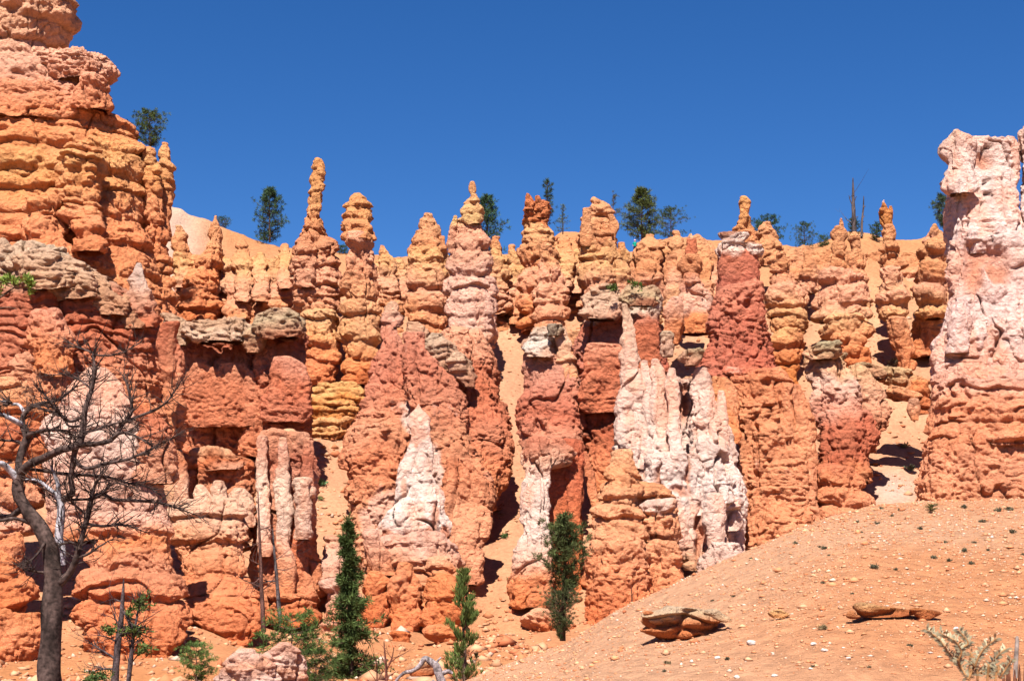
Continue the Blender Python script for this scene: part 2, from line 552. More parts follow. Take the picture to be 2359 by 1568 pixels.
    if dents:
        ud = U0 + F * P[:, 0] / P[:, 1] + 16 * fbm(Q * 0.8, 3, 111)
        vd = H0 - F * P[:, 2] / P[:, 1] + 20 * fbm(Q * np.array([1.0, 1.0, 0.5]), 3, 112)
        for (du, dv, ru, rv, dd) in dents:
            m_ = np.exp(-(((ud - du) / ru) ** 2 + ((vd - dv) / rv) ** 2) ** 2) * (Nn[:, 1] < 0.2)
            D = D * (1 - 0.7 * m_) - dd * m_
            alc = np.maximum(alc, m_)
    P = P + Nn * D[:, None]
    # sideways grain so faces do not look turned on a lathe
    P[:, 2] += np.clip(rad / 1.3, 0, 1) * 0.25 * amp * noise(Q * 0.7, 29) * (st['L'] > 0.05)
    # colour: beds of the rock and palette-painted undercut shade, bent and blotched
    vq = np.repeat(vv[:, None], len(th), 1).ravel()
    vq = vq + 20 * noise(Q * 0.16, 33) + 26 * fbm(Q * np.array([0.6, 0.6, 0.25]), 3, 35)
    col = sample(pal, vq)
    bl = fbm(Q * 0.5, 3, 39)[:, None]
    col = col * (1 + 0.16 * bl)
    stn = (sstep(-0.05, 0.38, fbm(Q * np.array([0.7, 0.7, 0.16]), 4, 81)) if sty == 'S' else sstep(0.12, 0.42, fbm(Q * np.array([0.6, 0.6, 0.28]), 3, 81)))[:, None] * (0.62 if sty == 'S' else 0.25)
    stc = srgb((226, 150, 112))
    col = col * (1 - stn) + (0.35 * col + 0.65 * stc * (0.5 + 0.5 * col.mean(1, keepdims=True) / 0.4)) * stn
    pk = np.clip(noise(Q * 0.33, 43), 0, 1)[:, None] * 0.25
    col = col * (1 - pk) + (col * 0.6 + 0.4 * srgb((235, 190, 165))) * pk
    col = col * (1 + 0.10 * noise(np.stack([Q[:, 0] * 0.05, Q[:, 1] * 0.05, zz * 0.9], -1), 47)[:, None])
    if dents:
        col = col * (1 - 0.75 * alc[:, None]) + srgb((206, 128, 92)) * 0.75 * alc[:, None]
    if wash:
        ud = U0 + F * P[:, 0] / P[:, 1]; vd = H0 - F * P[:, 2] / P[:, 1]
        ns = fbm(Q * np.array([0.8, 0.8, 0.25]), 3, 131)
        for (du, dv, ru, rv, wc_) in wash:
            m_ = sstep(0.35, 0.75, np.exp(-(((ud - du) / ru) ** 2 + ((vd - dv) / rv) ** 2)) + 0.75 * ns)[:, None] * 0.85
            col = col * (1 - m_) + srgb(wc_) * m_
    # faces
    nc = len(th)
    i = np.arange(nr - 1)[:, None] * nc
    j = np.arange(nc)[None, :]
    fq = np.stack([i + j, i + nc + j, i + nc + (j + 1) % nc, i + (j + 1) % nc], -1).reshape(-1, 4)
    return P, fq, np.clip(col, 0.01, 1) * KALB

def join(parts):
    vs, fs, cs = [], [], []
    o = 0
    for p, f, c in parts:
        vs.append(p); fs.append(f + o); cs.append(c)
        o += len(p)
    return np.concatenate(vs), np.concatenate(fs), np.concatenate(cs)

def formation(name, label, cat, parts, group=None, mat=None):
    """parts: list of (part name, [lobes]); one part -> one mesh, more -> an empty with children"""
    exp = []
    for pn, ls in parts:
        if pn in ('cap_rock', 'foot', 'rib') and len(ls) > 1:
            exp += [(pn, [l]) for l in ls]
        else:
            exp.append((pn, ls))
    parts = exp
    built = [(pn, join(ls)) for pn, ls in parts]
    if len(label.split()) > 16: print('LONG', len(label.split()), label)
    allv = np.concatenate([b[1][0] for b in built])
    base = np.array([(allv[:, 0].min() + allv[:, 0].max()) / 2, (allv[:, 1].min() + allv[:, 1].max()) / 2, allv[:, 2].min()])
    if len(built) == 1:
        v, f, c = built[0][1]
        return tag(link_mesh(name, v, f, mat or M_ROCK, c, base), label, cat, group)
    e = empty(name, base, label, cat, group)
    for pn, (v, f, c) in built:
        link_mesh(pn, v, f, mat or M_ROCK, c, base, e)
    return e

# colours (as the sunlit rock shows them; MAR mixes drip stain with undercut shade)
TAN = (220, 154, 108); YEL = (218, 144, 98); PNK = (228, 160, 126); ORG = (230, 140, 90); RED = (206, 118, 84)
DRD = (186, 104, 82); WHT = (234, 198, 180); PWH = (230, 176, 152); GRY = (200, 158, 126); MAR = (184, 104, 76); SND = (236, 178, 136); ORR = (222, 124, 74)
P_RIM = [(430, TAN), (520, TAN), (560, YEL), (600, (228, 168, 112)), (660, PNK), (720, (226, 150, 104)), (800, ORG), (900, ORG)]
P_RIMR = [(440, YEL), (560, TAN), (620, YEL), (660, PNK), (720, (226, 164, 112)), (800, (224, 146, 90)), (900, ORG)]

exec_specs = []

_seed = [0]
def lb(keys, pal=P_RIM, sty='H', dy=-1.5, Y=None, **kw):
    _seed[0] += 1
    if Y is None:
        Y = yt(keys[-1][0]) + dy
    # let the foot run on down into the ground
    v, l, r = keys[-1]
    ext = kw.pop('ext', 22)
    keys = list(keys) + [(v + ext, l - 2, r + 2)]
    kw.setdefault('seed', _seed[0])
    return lobe(keys, Y, pal=pal, sty=sty, **kw)

# ---------------- the rim: pinnacles on the skyline, left to right
P_SPK = [(360, (214, 150, 96)), (470, (216, 152, 98)), (540, (214, 140, 96)), (620, PNK), (690, (222, 150, 112)), (760, (230, 170, 118)), (800, ORG), (900, ORR)]
formation('hoodoo', 'tallest thin rock spike on the skyline, crooked tip, left of the round-topped pillar', 'hoodoo', [
    ('column', [
        lb([(366, 727, 738), (385, 720, 748), (400, 714, 749), (440, 709, 747), (470, 706, 746), (482, 699, 744), (500, 696, 746), (530, 691, 752), (560, 686, 762), (590, 683, 772), (630, 680, 778), (660, 684, 780), (700, 690, 782), (735, 694, 782)], P_SPK, 'Y', Y=158, lean=6, k=0.9, L=0.5),
        lb([(560, 690, 722), (600, 683, 730), (640, 684, 728)], P_SPK, 'Y', Y=158.2, lean=1)]),
    ('base', [
        lb([(722, 688, 778), (740, 690, 784), (775, 694, 786), (800, 702, 788), (840, 704, 786), (868, 706, 770)], [(720, (232, 172, 120)), (760, (228, 158, 104)), (800, ORG), (860, ORR)], 'H', Y=155, lean=2, k=0.9, L=0.75, A=0.4)])])
formation('hoodoo', 'round-topped rock pillar of stacked pillows standing right of the tallest spike', 'hoodoo', [
    ('head', [lb([(447, 812, 838), (470, 802, 850), (500, 797, 856), (535, 794, 860)], P_SPK, 'Y', Y=157.5, lean=4, k=1, L=0.8, ext=14)]),
    ('column', [
        lb([(540, 800, 852), (555, 793, 862), (600, 790, 866), (650, 788, 866), (700, 789, 866), (760, 790, 868), (800, 790, 867), (840, 790, 866), (866, 796, 852)], [(540, PNK), (640, (222, 150, 110)), (700, (226, 158, 112)), (760, (230, 166, 112)), (800, (230, 150, 96)), (870, ORR)], 'H', Y=154.5, lean=3, k=1, L=0.75, A=0.45)])])
formation('hoodoo', 'low tan knob tucked behind the right flank of the round-topped pillar', 'hoodoo', [
    ('column', [lb([(566, 874, 888), (590, 868, 902), (630, 868, 910), (690, 866, 925), (760, 866, 930)], P_RIM, 'Y', Y=168, lean=5)])])
formation('hoodoo', 'narrow-topped broad pinnacle right of the gap beside the low tan knob', 'hoodoo', [
    ('column', [
        lb([(494, 977, 997), (510, 970, 1005), (530, 965, 1010), (548, 955, 1014), (570, 945, 1018)], P_RIM, 'Y', Y=166, lean=3, k=0.9),
        lb([(572, 946, 1018), (590, 938, 1022), (612, 933, 1024), (640, 930, 1026), (670, 926, 1027), (700, 926, 1024), (730, 935, 1020), (780, 938, 1020)], P_RIM, 'H', Y=163, lean=3, L=0.75),
        lb([(545, 1010, 1024), (580, 1008, 1030), (640, 1012, 1034)], P_RIM, 'Y', Y=168)])])
P_CEN = [(420, TAN), (500, (220, 176, 120)), (520, PNK), (600, (222, 162, 132)), (640, PWH), (740, PWH), (765, (230, 168, 136)), (800, PNK)]
formation('hoodoo', 'broad central pinnacle with an egg-shaped stone balanced on its tip', 'hoodoo', [
    ('balanced_stone', [lb([(419, 1082, 1093), (428, 1078, 1096), (440, 1079, 1097), (448, 1084, 1092)], P_CEN, 'D', Y=158.5, k=1, ext=5, A=0.1)]),
    ('head', [lb([(448, 1081, 1096), (458, 1074, 1100), (478, 1066, 1108), (492, 1068, 1110), (505, 1066, 1108)], P_CEN, 'Y', Y=157.5, lean=1, k=1, L=0.8, ext=10)]),
    ('column', [
        lb([(508, 1048, 1114), (530, 1040, 1120), (560, 1034, 1126), (600, 1032, 1130), (640, 1030, 1132), (660, 1032, 1136)], P_CEN, 'H', Y=155, lean=3, L=0.75),
        lb([(644, 1046, 1106), (665, 1034, 1118), (700, 1028, 1122), (735, 1032, 1124), (765, 1036, 1122)], P_CEN, 'S', Y=151.5, lean=2, Fl=0.2, L=0.5),
        lb([(497, 1044, 1052), (520, 1034, 1052), (560, 1030, 1050)], P_CEN, 'Y', Y=158),
        lb([(640, 1100, 1138), (700, 1100, 1142), (780, 1100, 1146)], P_CEN, 'H', Y=156)])])
formation('hoodoo', 'small blunt tan cone just right of the pinnacle with the balanced egg stone', 'hoodoo', [
    ('column', [lb([(546, 1132, 1150), (570, 1124, 1158), (600, 1120, 1166), (650, 1120, 1172), (700, 1122, 1176)], P_RIM, 'Y', Y=168, lean=3)])])
formation('hoodoo', 'little pointed cone in the dip left of the castle-topped pillar', 'hoodoo', [
    ('column', [lb([(566, 1172, 1184), (585, 1166, 1192), (610, 1162, 1200), (680, 1160, 1206)], P_RIM, 'Y', Y=173, lean=3)])])
P_CAS = [(440, (206, 122, 78)), (492, (208, 126, 80)), (500, (226, 168, 116)), (540, TAN), (600, YEL), (640, PNK), (720, ORG), (800, ORG)]
formation('hoodoo', 'square pillar topped by a dark orange crown of jagged teeth', 'hoodoo', [
    ('crown', [
        lb([(470, 1208, 1262), (480, 1207, 1262), (494, 1207, 1263)], P_CAS, 'B', Y=168.5, n=3, ext=4, L=0.3, A=0.5),
        lb([(446, 1212, 1219), (460, 1208, 1228), (478, 1208, 1232)], P_CAS, 'B', Y=168.2, ext=4, A=0.5),
        lb([(452, 1234, 1242), (464, 1230, 1247), (480, 1228, 1250)], P_CAS, 'B', Y=168.4, ext=4, A=0.5),
        lb([(464, 1252, 1259), (478, 1248, 1263)], P_CAS, 'B', Y=168.6, ext=4, A=0.5)]),
    ('column', [
        lb([(494, 1206, 1264), (500, 1206, 1265), (512, 1206, 1262), (540, 1204, 1268), (575, 1202, 1276)], P_CAS, 'Y', Y=167, lean=2, n=2.8, L=0.5, A=0.4),
        lb([(572, 1204, 1276), (620, 1202, 1276), (680, 1200, 1280), (740, 1196, 1290)], P_CAS, 'H', Y=164, lean=3),
        lb([(562, 1250, 1268), (580, 1246, 1274), (620, 1244, 1280)], P_CAS, 'Y', Y=165)])])
formation('hoodoo', 'bulging pillow-stacked hoodoo below and right of the jagged crown', 'hoodoo', [
    ('column', [lb([(580, 1246, 1264), (605, 1238, 1284), (640, 1228, 1296), (670, 1222, 1306), (715, 1224, 1308), (750, 1228, 1290), (800, 1230, 1290)], [(580, TAN), (620, PNK), (700, (226, 156, 118)), (800, ORG)], 'H', Y=159, lean=4, L=0.75, A=0.6)])])
formation('hoodoo', 'wide head-shaped pinnacle with a beak jutting right, left of the tall rim pine', 'hoodoo', [
    ('head', [
        lb([(455, 1360, 1374), (466, 1356, 1400), (474, 1350, 1408), (500, 1346, 1412), (520, 1342, 1414), (545, 1342, 1412)], P_RIM, 'Y', Y=166, lean=3, k=0.9, A=0.75, L=0.8),
        lb([(495, 1400, 1414), (510, 1402, 1424), (524, 1402, 1428), (535, 1402, 1420), (545, 1400, 1418)], P_RIM, 'D', Y=167, ext=8, A=0.2),
        lb([(480, 1342, 1362), (510, 1340, 1362), (545, 1336, 1366)], P_RIM, 'D', Y=165.5, A=0.25)]),
    ('column', [
        lb([(545, 1350, 1416), (570, 1350, 1424), (600, 1350, 1434), (640, 1346, 1440)], P_RIM, 'H', Y=164, lean=2),
        lb([(606, 1356, 1400), (630, 1346, 1412), (660, 1345, 1414), (690, 1345, 1412)], P_RIM, 'H', Y=160, lean=1, L=0.6),
        lb([(600, 1412, 1432), (625, 1406, 1448), (650, 1404, 1450), (700, 1404, 1448)], P_RIM, 'H', Y=161, lean=1, L=0.7),
        lb([(560, 1424, 1440), (585, 1420, 1452), (640, 1420, 1456)], P_RIM, 'Y', Y=167)])])
formation('hoodoo', 'little dark red spike with a pale tip before the low tan rim wall', 'hoodoo', [
    ('column', [lb([(538, 1588, 1593), (552, 1582, 1600), (575, 1580, 1604), (600, 1580, 1602), (640, 1584, 1600)], [(536, (236, 190, 150)), (548, RED), (600, RED), (640, PNK)], 'Y', Y=165, lean=2, k=1, L=0.3)])])
P_TOT = [(450, (218, 158, 96)), (535, YEL), (600, YEL)]
formation('hoodoo', 'slim totem of two stacked blocks with a pinched waist, above the dark red tower', 'hoodoo', [
    ('balanced_stone', [
        lb([(453, 1704, 1724), (462, 1703, 1728), (475, 1700, 1729), (486, 1703, 1727)], P_TOT, 'Y', Y=167.5, k=1, ext=6, L=0.5, amp=0.7)]),
    ('column', [
        lb([(490, 1706, 1724), (502, 1702, 1730), (520, 1692, 1733), (532, 1690, 1736)], P_TOT, 'Y', Y=167, k=0.9, ext=8, L=0.7),
        lb([(534, 1696, 1742), (560, 1690, 1748), (600, 1684, 1752)], P_TOT, 'Y', Y=165, lean=2)])])
formation('hoodoo', 'stout stack of cushion-like beds rounded on top, right of the dark red tower', 'hoodoo', [
    ('head', [lb([(512, 1752, 1770), (530, 1744, 1786), (550, 1742, 1796), (575, 1740, 1804), (590, 1744, 1802)], P_RIMR, 'Y', Y=168, lean=2, L=0.75)]),
    ('column', [
        lb([(585, 1788, 1806), (605, 1782, 1818), (640, 1780, 1826), (655, 1782, 1822)], P_RIMR, 'Y', Y=164, ext=10),
        lb([(652, 1770, 1850), (670, 1762, 1860), (700, 1762, 1862), (716, 1764, 1860), (722, 1768, 1856)], P_RIMR, 'H', Y=159.5, lean=1, L=0.75, ext=8),
        lb([(722, 1768, 1858), (735, 1764, 1862), (752, 1764, 1862), (762, 1768, 1858)], P_RIMR, 'H', Y=158.5, L=0.75, ext=6),
        lb([(765, 1790, 1846), (785, 1782, 1858), (812, 1780, 1856), (835, 1786, 1850), (866, 1796, 1836)], [(760, (230, 168, 112)), (800, ORG), (860, (222, 132, 70))], 'H', Y=156.5, lean=1)])])
formation('hoodoo', 'small yellow lump with a hollow below it, between the cushion stack and the knob-headed hoodoo', 'hoodoo', [
    ('column', [
        lb([(580, 1850, 1866), (600, 1846, 1874), (625, 1848, 1882)], P_RIMR, 'Y', Y=170, lean=2, ext=12),
        lb([(628, 1836, 1880), (642, 1832, 1884), (655, 1840, 1878)], P_RIMR, 'Y', Y=168)])])
formation('hoodoo', 'knob-headed hoodoo with a thumb-sized point behind its cap, spreading into broad pink beds', 'hoodoo', [
    ('cap_rock', [
        lb([(503, 1935, 1939), (515, 1932, 1943), (535, 1931, 1945)], P_RIMR, 'D', Y=168.5, ext=6),
        lb([(522, 1920, 1944), (532, 1912, 1952), (545, 1912, 1954), (552, 1918, 1948)], P_RIMR, 'D', Y=165, A=0.25, ext=5),
        lb([(555, 1916, 1944), (566, 1910, 1952), (578, 1914, 1946)], P_RIMR, 'D', Y=165, A=0.25, ext=6)]),
    ('column', [
        lb([(580, 1922, 1944), (600, 1914, 1952), (620, 1911, 1955), (635, 1914, 1952)], P_RIMR, 'H', Y=163, L=0.6, ext=12),
        lb([(640, 1886, 1984), (660, 1878, 1992), (690, 1872, 1998), (722, 1868, 2002), (730, 1874, 1996)], [(640, PNK), (700, PNK), (740, (228, 166, 122))], 'H', Y=158, lean=2, L=0.75, ext=10),
        lb([(735, 1905, 2000), (752, 1898, 2006), (768, 1900, 2004), (776, 1910, 1998)], [(730, (230, 172, 122)), (790, ORG)], 'H', Y=156, L=0.75, ext=6),
        lb([(778, 1922, 1998), (800, 1920, 2008), (825, 1925, 2010), (836, 1935, 2004)], [(770, (228, 160, 112)), (800, ORG), (850, ORR)], 'H', Y=154.5, L=0.5)])])
formation('hoodoo', 'flat-topped yellow block with a shadowed shelf, right shoulder of the knob-headed hoodoo', 'hoodoo', [
    ('column', [
        lb([(535, 1962, 1974), (548, 1956, 1984), (560, 1956, 1986), (572, 1960, 1984)], P_RIMR, 'Y', Y=169, ext=8),
        lb([(576, 1960, 1984), (600, 1956, 1988), (640, 1958, 1996), (690, 1962, 2004)], P_RIMR, 'Y', Y=166, lean=2)])])
formation('hoodoo', 'slender pedestal hoodoo with a top-heavy eared head and one tiny pebble on its tip', 'hoodoo', [
    ('pebble', [lb([(461, 2034, 2036), (464, 2031, 2037)], [(400, (230, 190, 180))], 'D', Y=165.4, k=1, ext=4, step=1.2)]),
    ('head', [
        lb([(467, 2032, 2037), (474, 2030, 2042), (484, 2025, 2050), (495, 2024, 2057), (508, 2028, 2056), (520, 2034, 2054)], [(460, (206, 134, 78)), (520, (212, 140, 78))], 'Y', Y=164.5, k=1, ext=8, amp=0.8),
        lb([(475, 2048, 2054), (484, 2046, 2057), (498, 2044, 2057)], [(460, (206, 134, 78))], 'D', Y=165, ext=6)]),
    ('column', [
        lb([(518, 2035, 2060), (532, 2033, 2062), (546, 2034, 2062), (560, 2032, 2064)], P_RIMR, 'Y', Y=163.5, k=1, L=0.5, ext=8),
        lb([(562, 2030, 2064), (575, 2026, 2074), (592, 2022, 2080), (606, 2020, 2084), (614, 2026, 2080)], P_RIMR, 'Y', Y=162, L=0.8, ext=6),
        lb([(616, 2030, 2078), (640, 2030, 2082), (675, 2028, 2084)], [(610, (214, 140, 92)), (625, PNK), (680, (228, 170, 128))], 'H', Y=160, L=0.4, Fl=0.4, ext=8),
        lb([(676, 2024, 2088), (700, 2020, 2090), (718, 2022, 2090), (732, 2030, 2088)], P_RIMR, 'H', Y=158, L=0.8, ext=6),
        lb([(735, 2046, 2086), (765, 2050, 2094), (800, 2058, 2104), (828, 2072, 2106)], [(730, (224, 156, 112)), (830, ORG)], 'S', Y=156)])])
formation('hoodoo', 'lumpy pink stack with a hooded top, touching the left edge of the white tower', 'hoodoo', [
    ('head', [lb([(516, 2146, 2158), (526, 2142, 2166), (545, 2140, 2180), (556, 2130, 2188)], [(510, (210, 150, 80)), (560, PNK)], 'Y', Y=168, ext=10)]),
    ('column', [
        lb([(553, 2136, 2190), (575, 2124, 2192), (592, 2120, 2196), (602, 2124, 2190)], P_RIMR, 'H', Y=164, L=0.7, ext=8),
        lb([(605, 2122, 2182), (640, 2114, 2190), (660, 2112, 2190)], P_RIMR, 'H', Y=161, L=0.7, ext=8),
        lb([(662, 2108, 2186), (690, 2106, 2190), (712, 2112, 2190), (726, 2124, 2186)], P_RIMR, 'H', Y=158, L=0.8, ext=8),
        lb([(733, 2104, 2170), (770, 2096, 2176), (800, 2090, 2160)], [(730, (226, 160, 116)), (800, ORG)], 'S', Y=160)])])
formation('rock_dome', 'pale pink dome with a mushroom cap of tan rock, left of the dark red tower', 'rock dome', [
    ('cap_rock', [
        lb([(590, 1576, 1612), (600, 1566, 1622), (612, 1564, 1624), (622, 1570, 1618), (634, 1576, 1612)], [(580, TAN), (620, (214, 140, 96))], 'D', Y=159, A=0.35, L=0.2, ext=6)]),
    ('column', [
        lb([(632, 1576, 1612), (655, 1572, 1622), (680, 1560, 1632), (715, 1550, 1640), (742, 1546, 1642), (760, 1552, 1630)], [(630, (204, 130, 96)), (658, PWH), (720, PWH), (740, ORG)], 'S', Y=155, lean=2, Fl=0.3, A=0.5, ext=8),
        lb([(686, 1542, 1566), (705, 1530, 1572), (745, 1526, 1576), (770, 1530, 1570)], [(680, PWH), (740, PNK), (770, ORG)], 'S', Y=154, Fl=0.3)])])
formation('hoodoo', 'fused cluster of pillow-shaped hoodoos below the low tan rim wall, left of the mushroom dome', 'hoodoo', [
    ('column', [
        lb([(590, 1470, 1500), (610, 1462, 1512), (640, 1460, 1516), (680, 1462, 1518), (720, 1460, 1520)], P_RIMR, 'H', Y=162, lean=3),
        lb([(560, 1470, 1484), (580, 1464, 1500), (600, 1462, 1504)], P_RIMR, 'Y', Y=168),
        lb([(590, 1535, 1560), (620, 1528, 1566), (660, 1526, 1570), (700, 1526, 1572)], P_RIMR, 'H', Y=163, lean=2),
        lb([(640, 1510, 1528), (670, 1506, 1532), (700, 1504, 1534)], P_RIMR, 'H', Y=164)])])

# ---------------- broken ledges behind the pinnacles
def ledge(label, keys, lumps, pal, Y, lean, group=None):
    ls = [lb(keys, pal, 'O', Y=Y, lean=lean, k=0.35, n=2.8, bmax=6, beds='mid', Lt=0.3)]
    r = random.Random(len(label) * 7 + int(keys[0][1]))
    for (u, v, w, h) in lumps:
        ls.append(lb([(v + h * 0.05, u - w * 0.3, u + w * 0.3 * r.uniform(0.6, 1.3)), (v + h * 0.25, u - w * 0.55, u + w * 0.5), (v + h * 0.6, u - w * 0.62, u + w * 0.66), (v + h, u - w * 0.55, u + w * 0.62)], pal, r.choice('YHO'), Y=Y - 0.9 + r.uniform(-0.8, 0.8), lean=lean * 0.7, k=0.9, n=r.uniform(2.2, 3.4), ext=55))
    formation('rock_ledge', label, 'rock ledge', [('face', ls)], group)

ledge('broken orange and tan ledge filling the gap between the left massif and the tallest spike',
      [(612, 400, 690), (640, 396, 700), (690, 392, 705), (760, 390, 710)],
      [(455, 590, 60, 90), (560, 548, 34, 90), (545, 600, 50, 80), (585, 640, 56, 90), (640, 590, 44, 80), (625, 625, 50, 90), (665, 610, 40, 120), (430, 640, 56, 100), (520, 660, 60, 80), (560, 690, 70, 70), (650, 680, 60, 80), (655, 560, 24, 50), (600, 580, 30, 60)], P_RIM, 165, 9)
formation('hoodoo', 'thin yellow fin with a needle tip at the left end of the rim', 'hoodoo', [
    ('column', [
        lb([(497, 493, 499), (512, 488, 504), (530, 480, 506), (560, 470, 508), (600, 452, 510), (650, 430, 512), (700, 415, 512), (735, 420, 500)], [(490, TAN), (540, YEL), (580, (228, 160, 112)), (640, ORG), (760, ORR)], 'Y', Y=163, lean=7, k=1.3, bmax=6),
        lb([(520, 400, 418), (545, 398, 432), (580, 398, 440), (640, 398, 440)], P_RIM, 'Y', Y=168, lean=3)])])
ledge('tan and orange ledge between the round-topped pillar and the narrow-topped pinnacle',
      [(604, 860, 945), (630, 860, 945), (700, 862, 945), (760, 864, 950)], [(915, 590, 40, 80), (930, 620, 36, 90), (905, 650, 36, 80)], P_RIM, 172, 6)
ledge('crumbling tan ledge in the dip between the egg-stone pinnacle and the jagged crown',
      [(604, 1120, 1215), (640, 1120, 1220), (700, 1120, 1225), (760, 1120, 1230)], [(1150, 640, 44, 70), (1195, 610, 36, 80), (1160, 690, 60, 70), (1205, 660, 40, 90), (1190, 740, 60, 90), (1150, 735, 50, 60)], P_RIM, 169, 7)
ledge('yellow ledge behind the bulging hoodoo, from the jagged crown to the head-shaped pinnacle',
      [(552, 1268, 1350), (590, 1266, 1352), (650, 1264, 1350), (740, 1262, 1350)], [(1300, 545, 30, 60), (1322, 560, 26, 60), (1290, 600, 34, 80), (1318, 620, 40, 90), (1335, 650, 36, 80), (1312, 700, 40, 90), (1338, 590, 24, 60)], P_RIM, 170, 8)
ledge('low tan rim wall with upright stones beside the tall pine and a hiker',
      [(560, 1482, 1650), (588, 1474, 1652), (600, 1455, 1655), (650, 1450, 1655), (740, 1450, 1655)], [(1462, 596, 56, 80), (1496, 540, 34, 50), (1558, 530, 24, 70), (1520, 575, 50, 60), (1545, 600, 50, 60), (1620, 580, 30, 60), (1640, 600, 34, 80), (1540, 650, 50, 80), (1630, 655, 36, 80)], P_RIMR, 171, 7)
ledge('continuous yellow ledge running behind the cushion stack and the knob-headed hoodoo',
      [(592, 1770, 1995), (620, 1765, 2000), (660, 1760, 2000), (740, 1760, 2000)], [(1830, 622, 54, 60), (1905, 640, 50, 70), (1985, 650, 34, 80), (1870, 700, 40, 90)], P_RIMR, 171, 8)
ledge('short yellow ledge crossing behind the pedestal hoodoo',
      [(590, 1990, 2135), (612, 1985, 2140), (640, 1985, 2145), (690, 1988, 2150)], [(2095, 612, 40, 60), (2120, 640, 34, 60)], P_RIMR, 174, 6)

# ---------------- the near massif on the left
P_MAS = [(-80, (214, 156, 120)), (60, (228, 170, 134)), (140, (232, 172, 142)), (200, (226, 150, 114)), (260, (226, 142, 96)), (320, (226, 146, 94)), (360, (226, 162, 104)), (420, (224, 150, 94)), (480, (228, 148, 100)), (560, (226, 138, 92)), (640, (226, 146, 98)), (740, (224, 136, 92)), (900, ORR)]
formation('rock_massif', 'huge layered orange massif filling the upper left corner, with an overhanging head', 'rock massif', [
    ('head', [lb([(-110, -260, 150), (-40, -260, 158), (20, -260, 155), (50, -260, 148), (72, -260, 140)], P_MAS, 'T', Y=151, k=0.5, bmax=12, n=3, A=0.6, L=0.6, ext=16)]),
    ('shoulder', [
        lb([(74, -260, 128), (100, -260, 132), (130, -260, 152), (160, -260, 205), (200, -260, 232), (250, -260, 250)], P_MAS, 'O', Y=147, lean=5, k=0.5, bmax=12, n=3, L=0.55),
        lb([(132, 110, 252), (145, 105, 257), (160, 110, 256), (172, 120, 248)], P_MAS, 'C', Y=150, k=0.9, ext=10, A=0.5),
        lb([(178, 186, 250), (200, 180, 260), (228, 170, 263)], P_MAS, 'O', Y=148, k=0.9)]),
    ('body', [
        lb([(225, -260, 250), (245, -260, 268), (280, -260, 306), (310, -260, 322), (335, -260, 328), (400, -260, 327), (480, -260, 330), (520, -260, 338), (560, -260, 346), (620, -260, 372), (680, -260, 384), (740, -260, 390)], P_MAS, 'T', Y=139, lean=10, k=0.5, bmax=14, n=3.2),
        lb([(340, 150, 235), (380, 140, 240), (440, 140, 232), (500, 150, 225)], P_MAS, 'T', Y=140, lean=2, beds='mid', lfs=1.4),
        lb([(470, 60, 150), (520, 50, 160), (560, 40, 170), (600, 40, 170)], P_MAS, 'T', Y=137, lean=3),
        lb([(470, 180, 232), (520, 170, 236), (560, 165, 238)], P_MAS, 'T', Y=137.5, lean=3),
        lb([(660, 250, 395), (700, 250, 400), (780, 240, 400), (880, 240, 400), (980, 250, 400)], P_MAS, 'O', Y=141, lean=2, k=0.6)])])
formation('rock_column', 'knobbly column leaning on the right side of the big left massif, tree on top', 'rock column', [
    ('column', [
        lb([(330, 372, 386), (345, 368, 392), (365, 366, 393), (400, 356, 399), (440, 354, 402), (480, 356, 398), (500, 360, 394), (530, 366, 392)], P_MAS, 'Y', Y=151, lean=3, k=1.1, A=0.4, L=0.5),
        lb([(345, 326, 360), (380, 328, 372), (440, 330, 372), (520, 326, 380), (580, 330, 388), (660, 335, 398), (740, 340, 404)], P_MAS, 'Y', Y=147, lean=4, k=1, A=0.6)])])

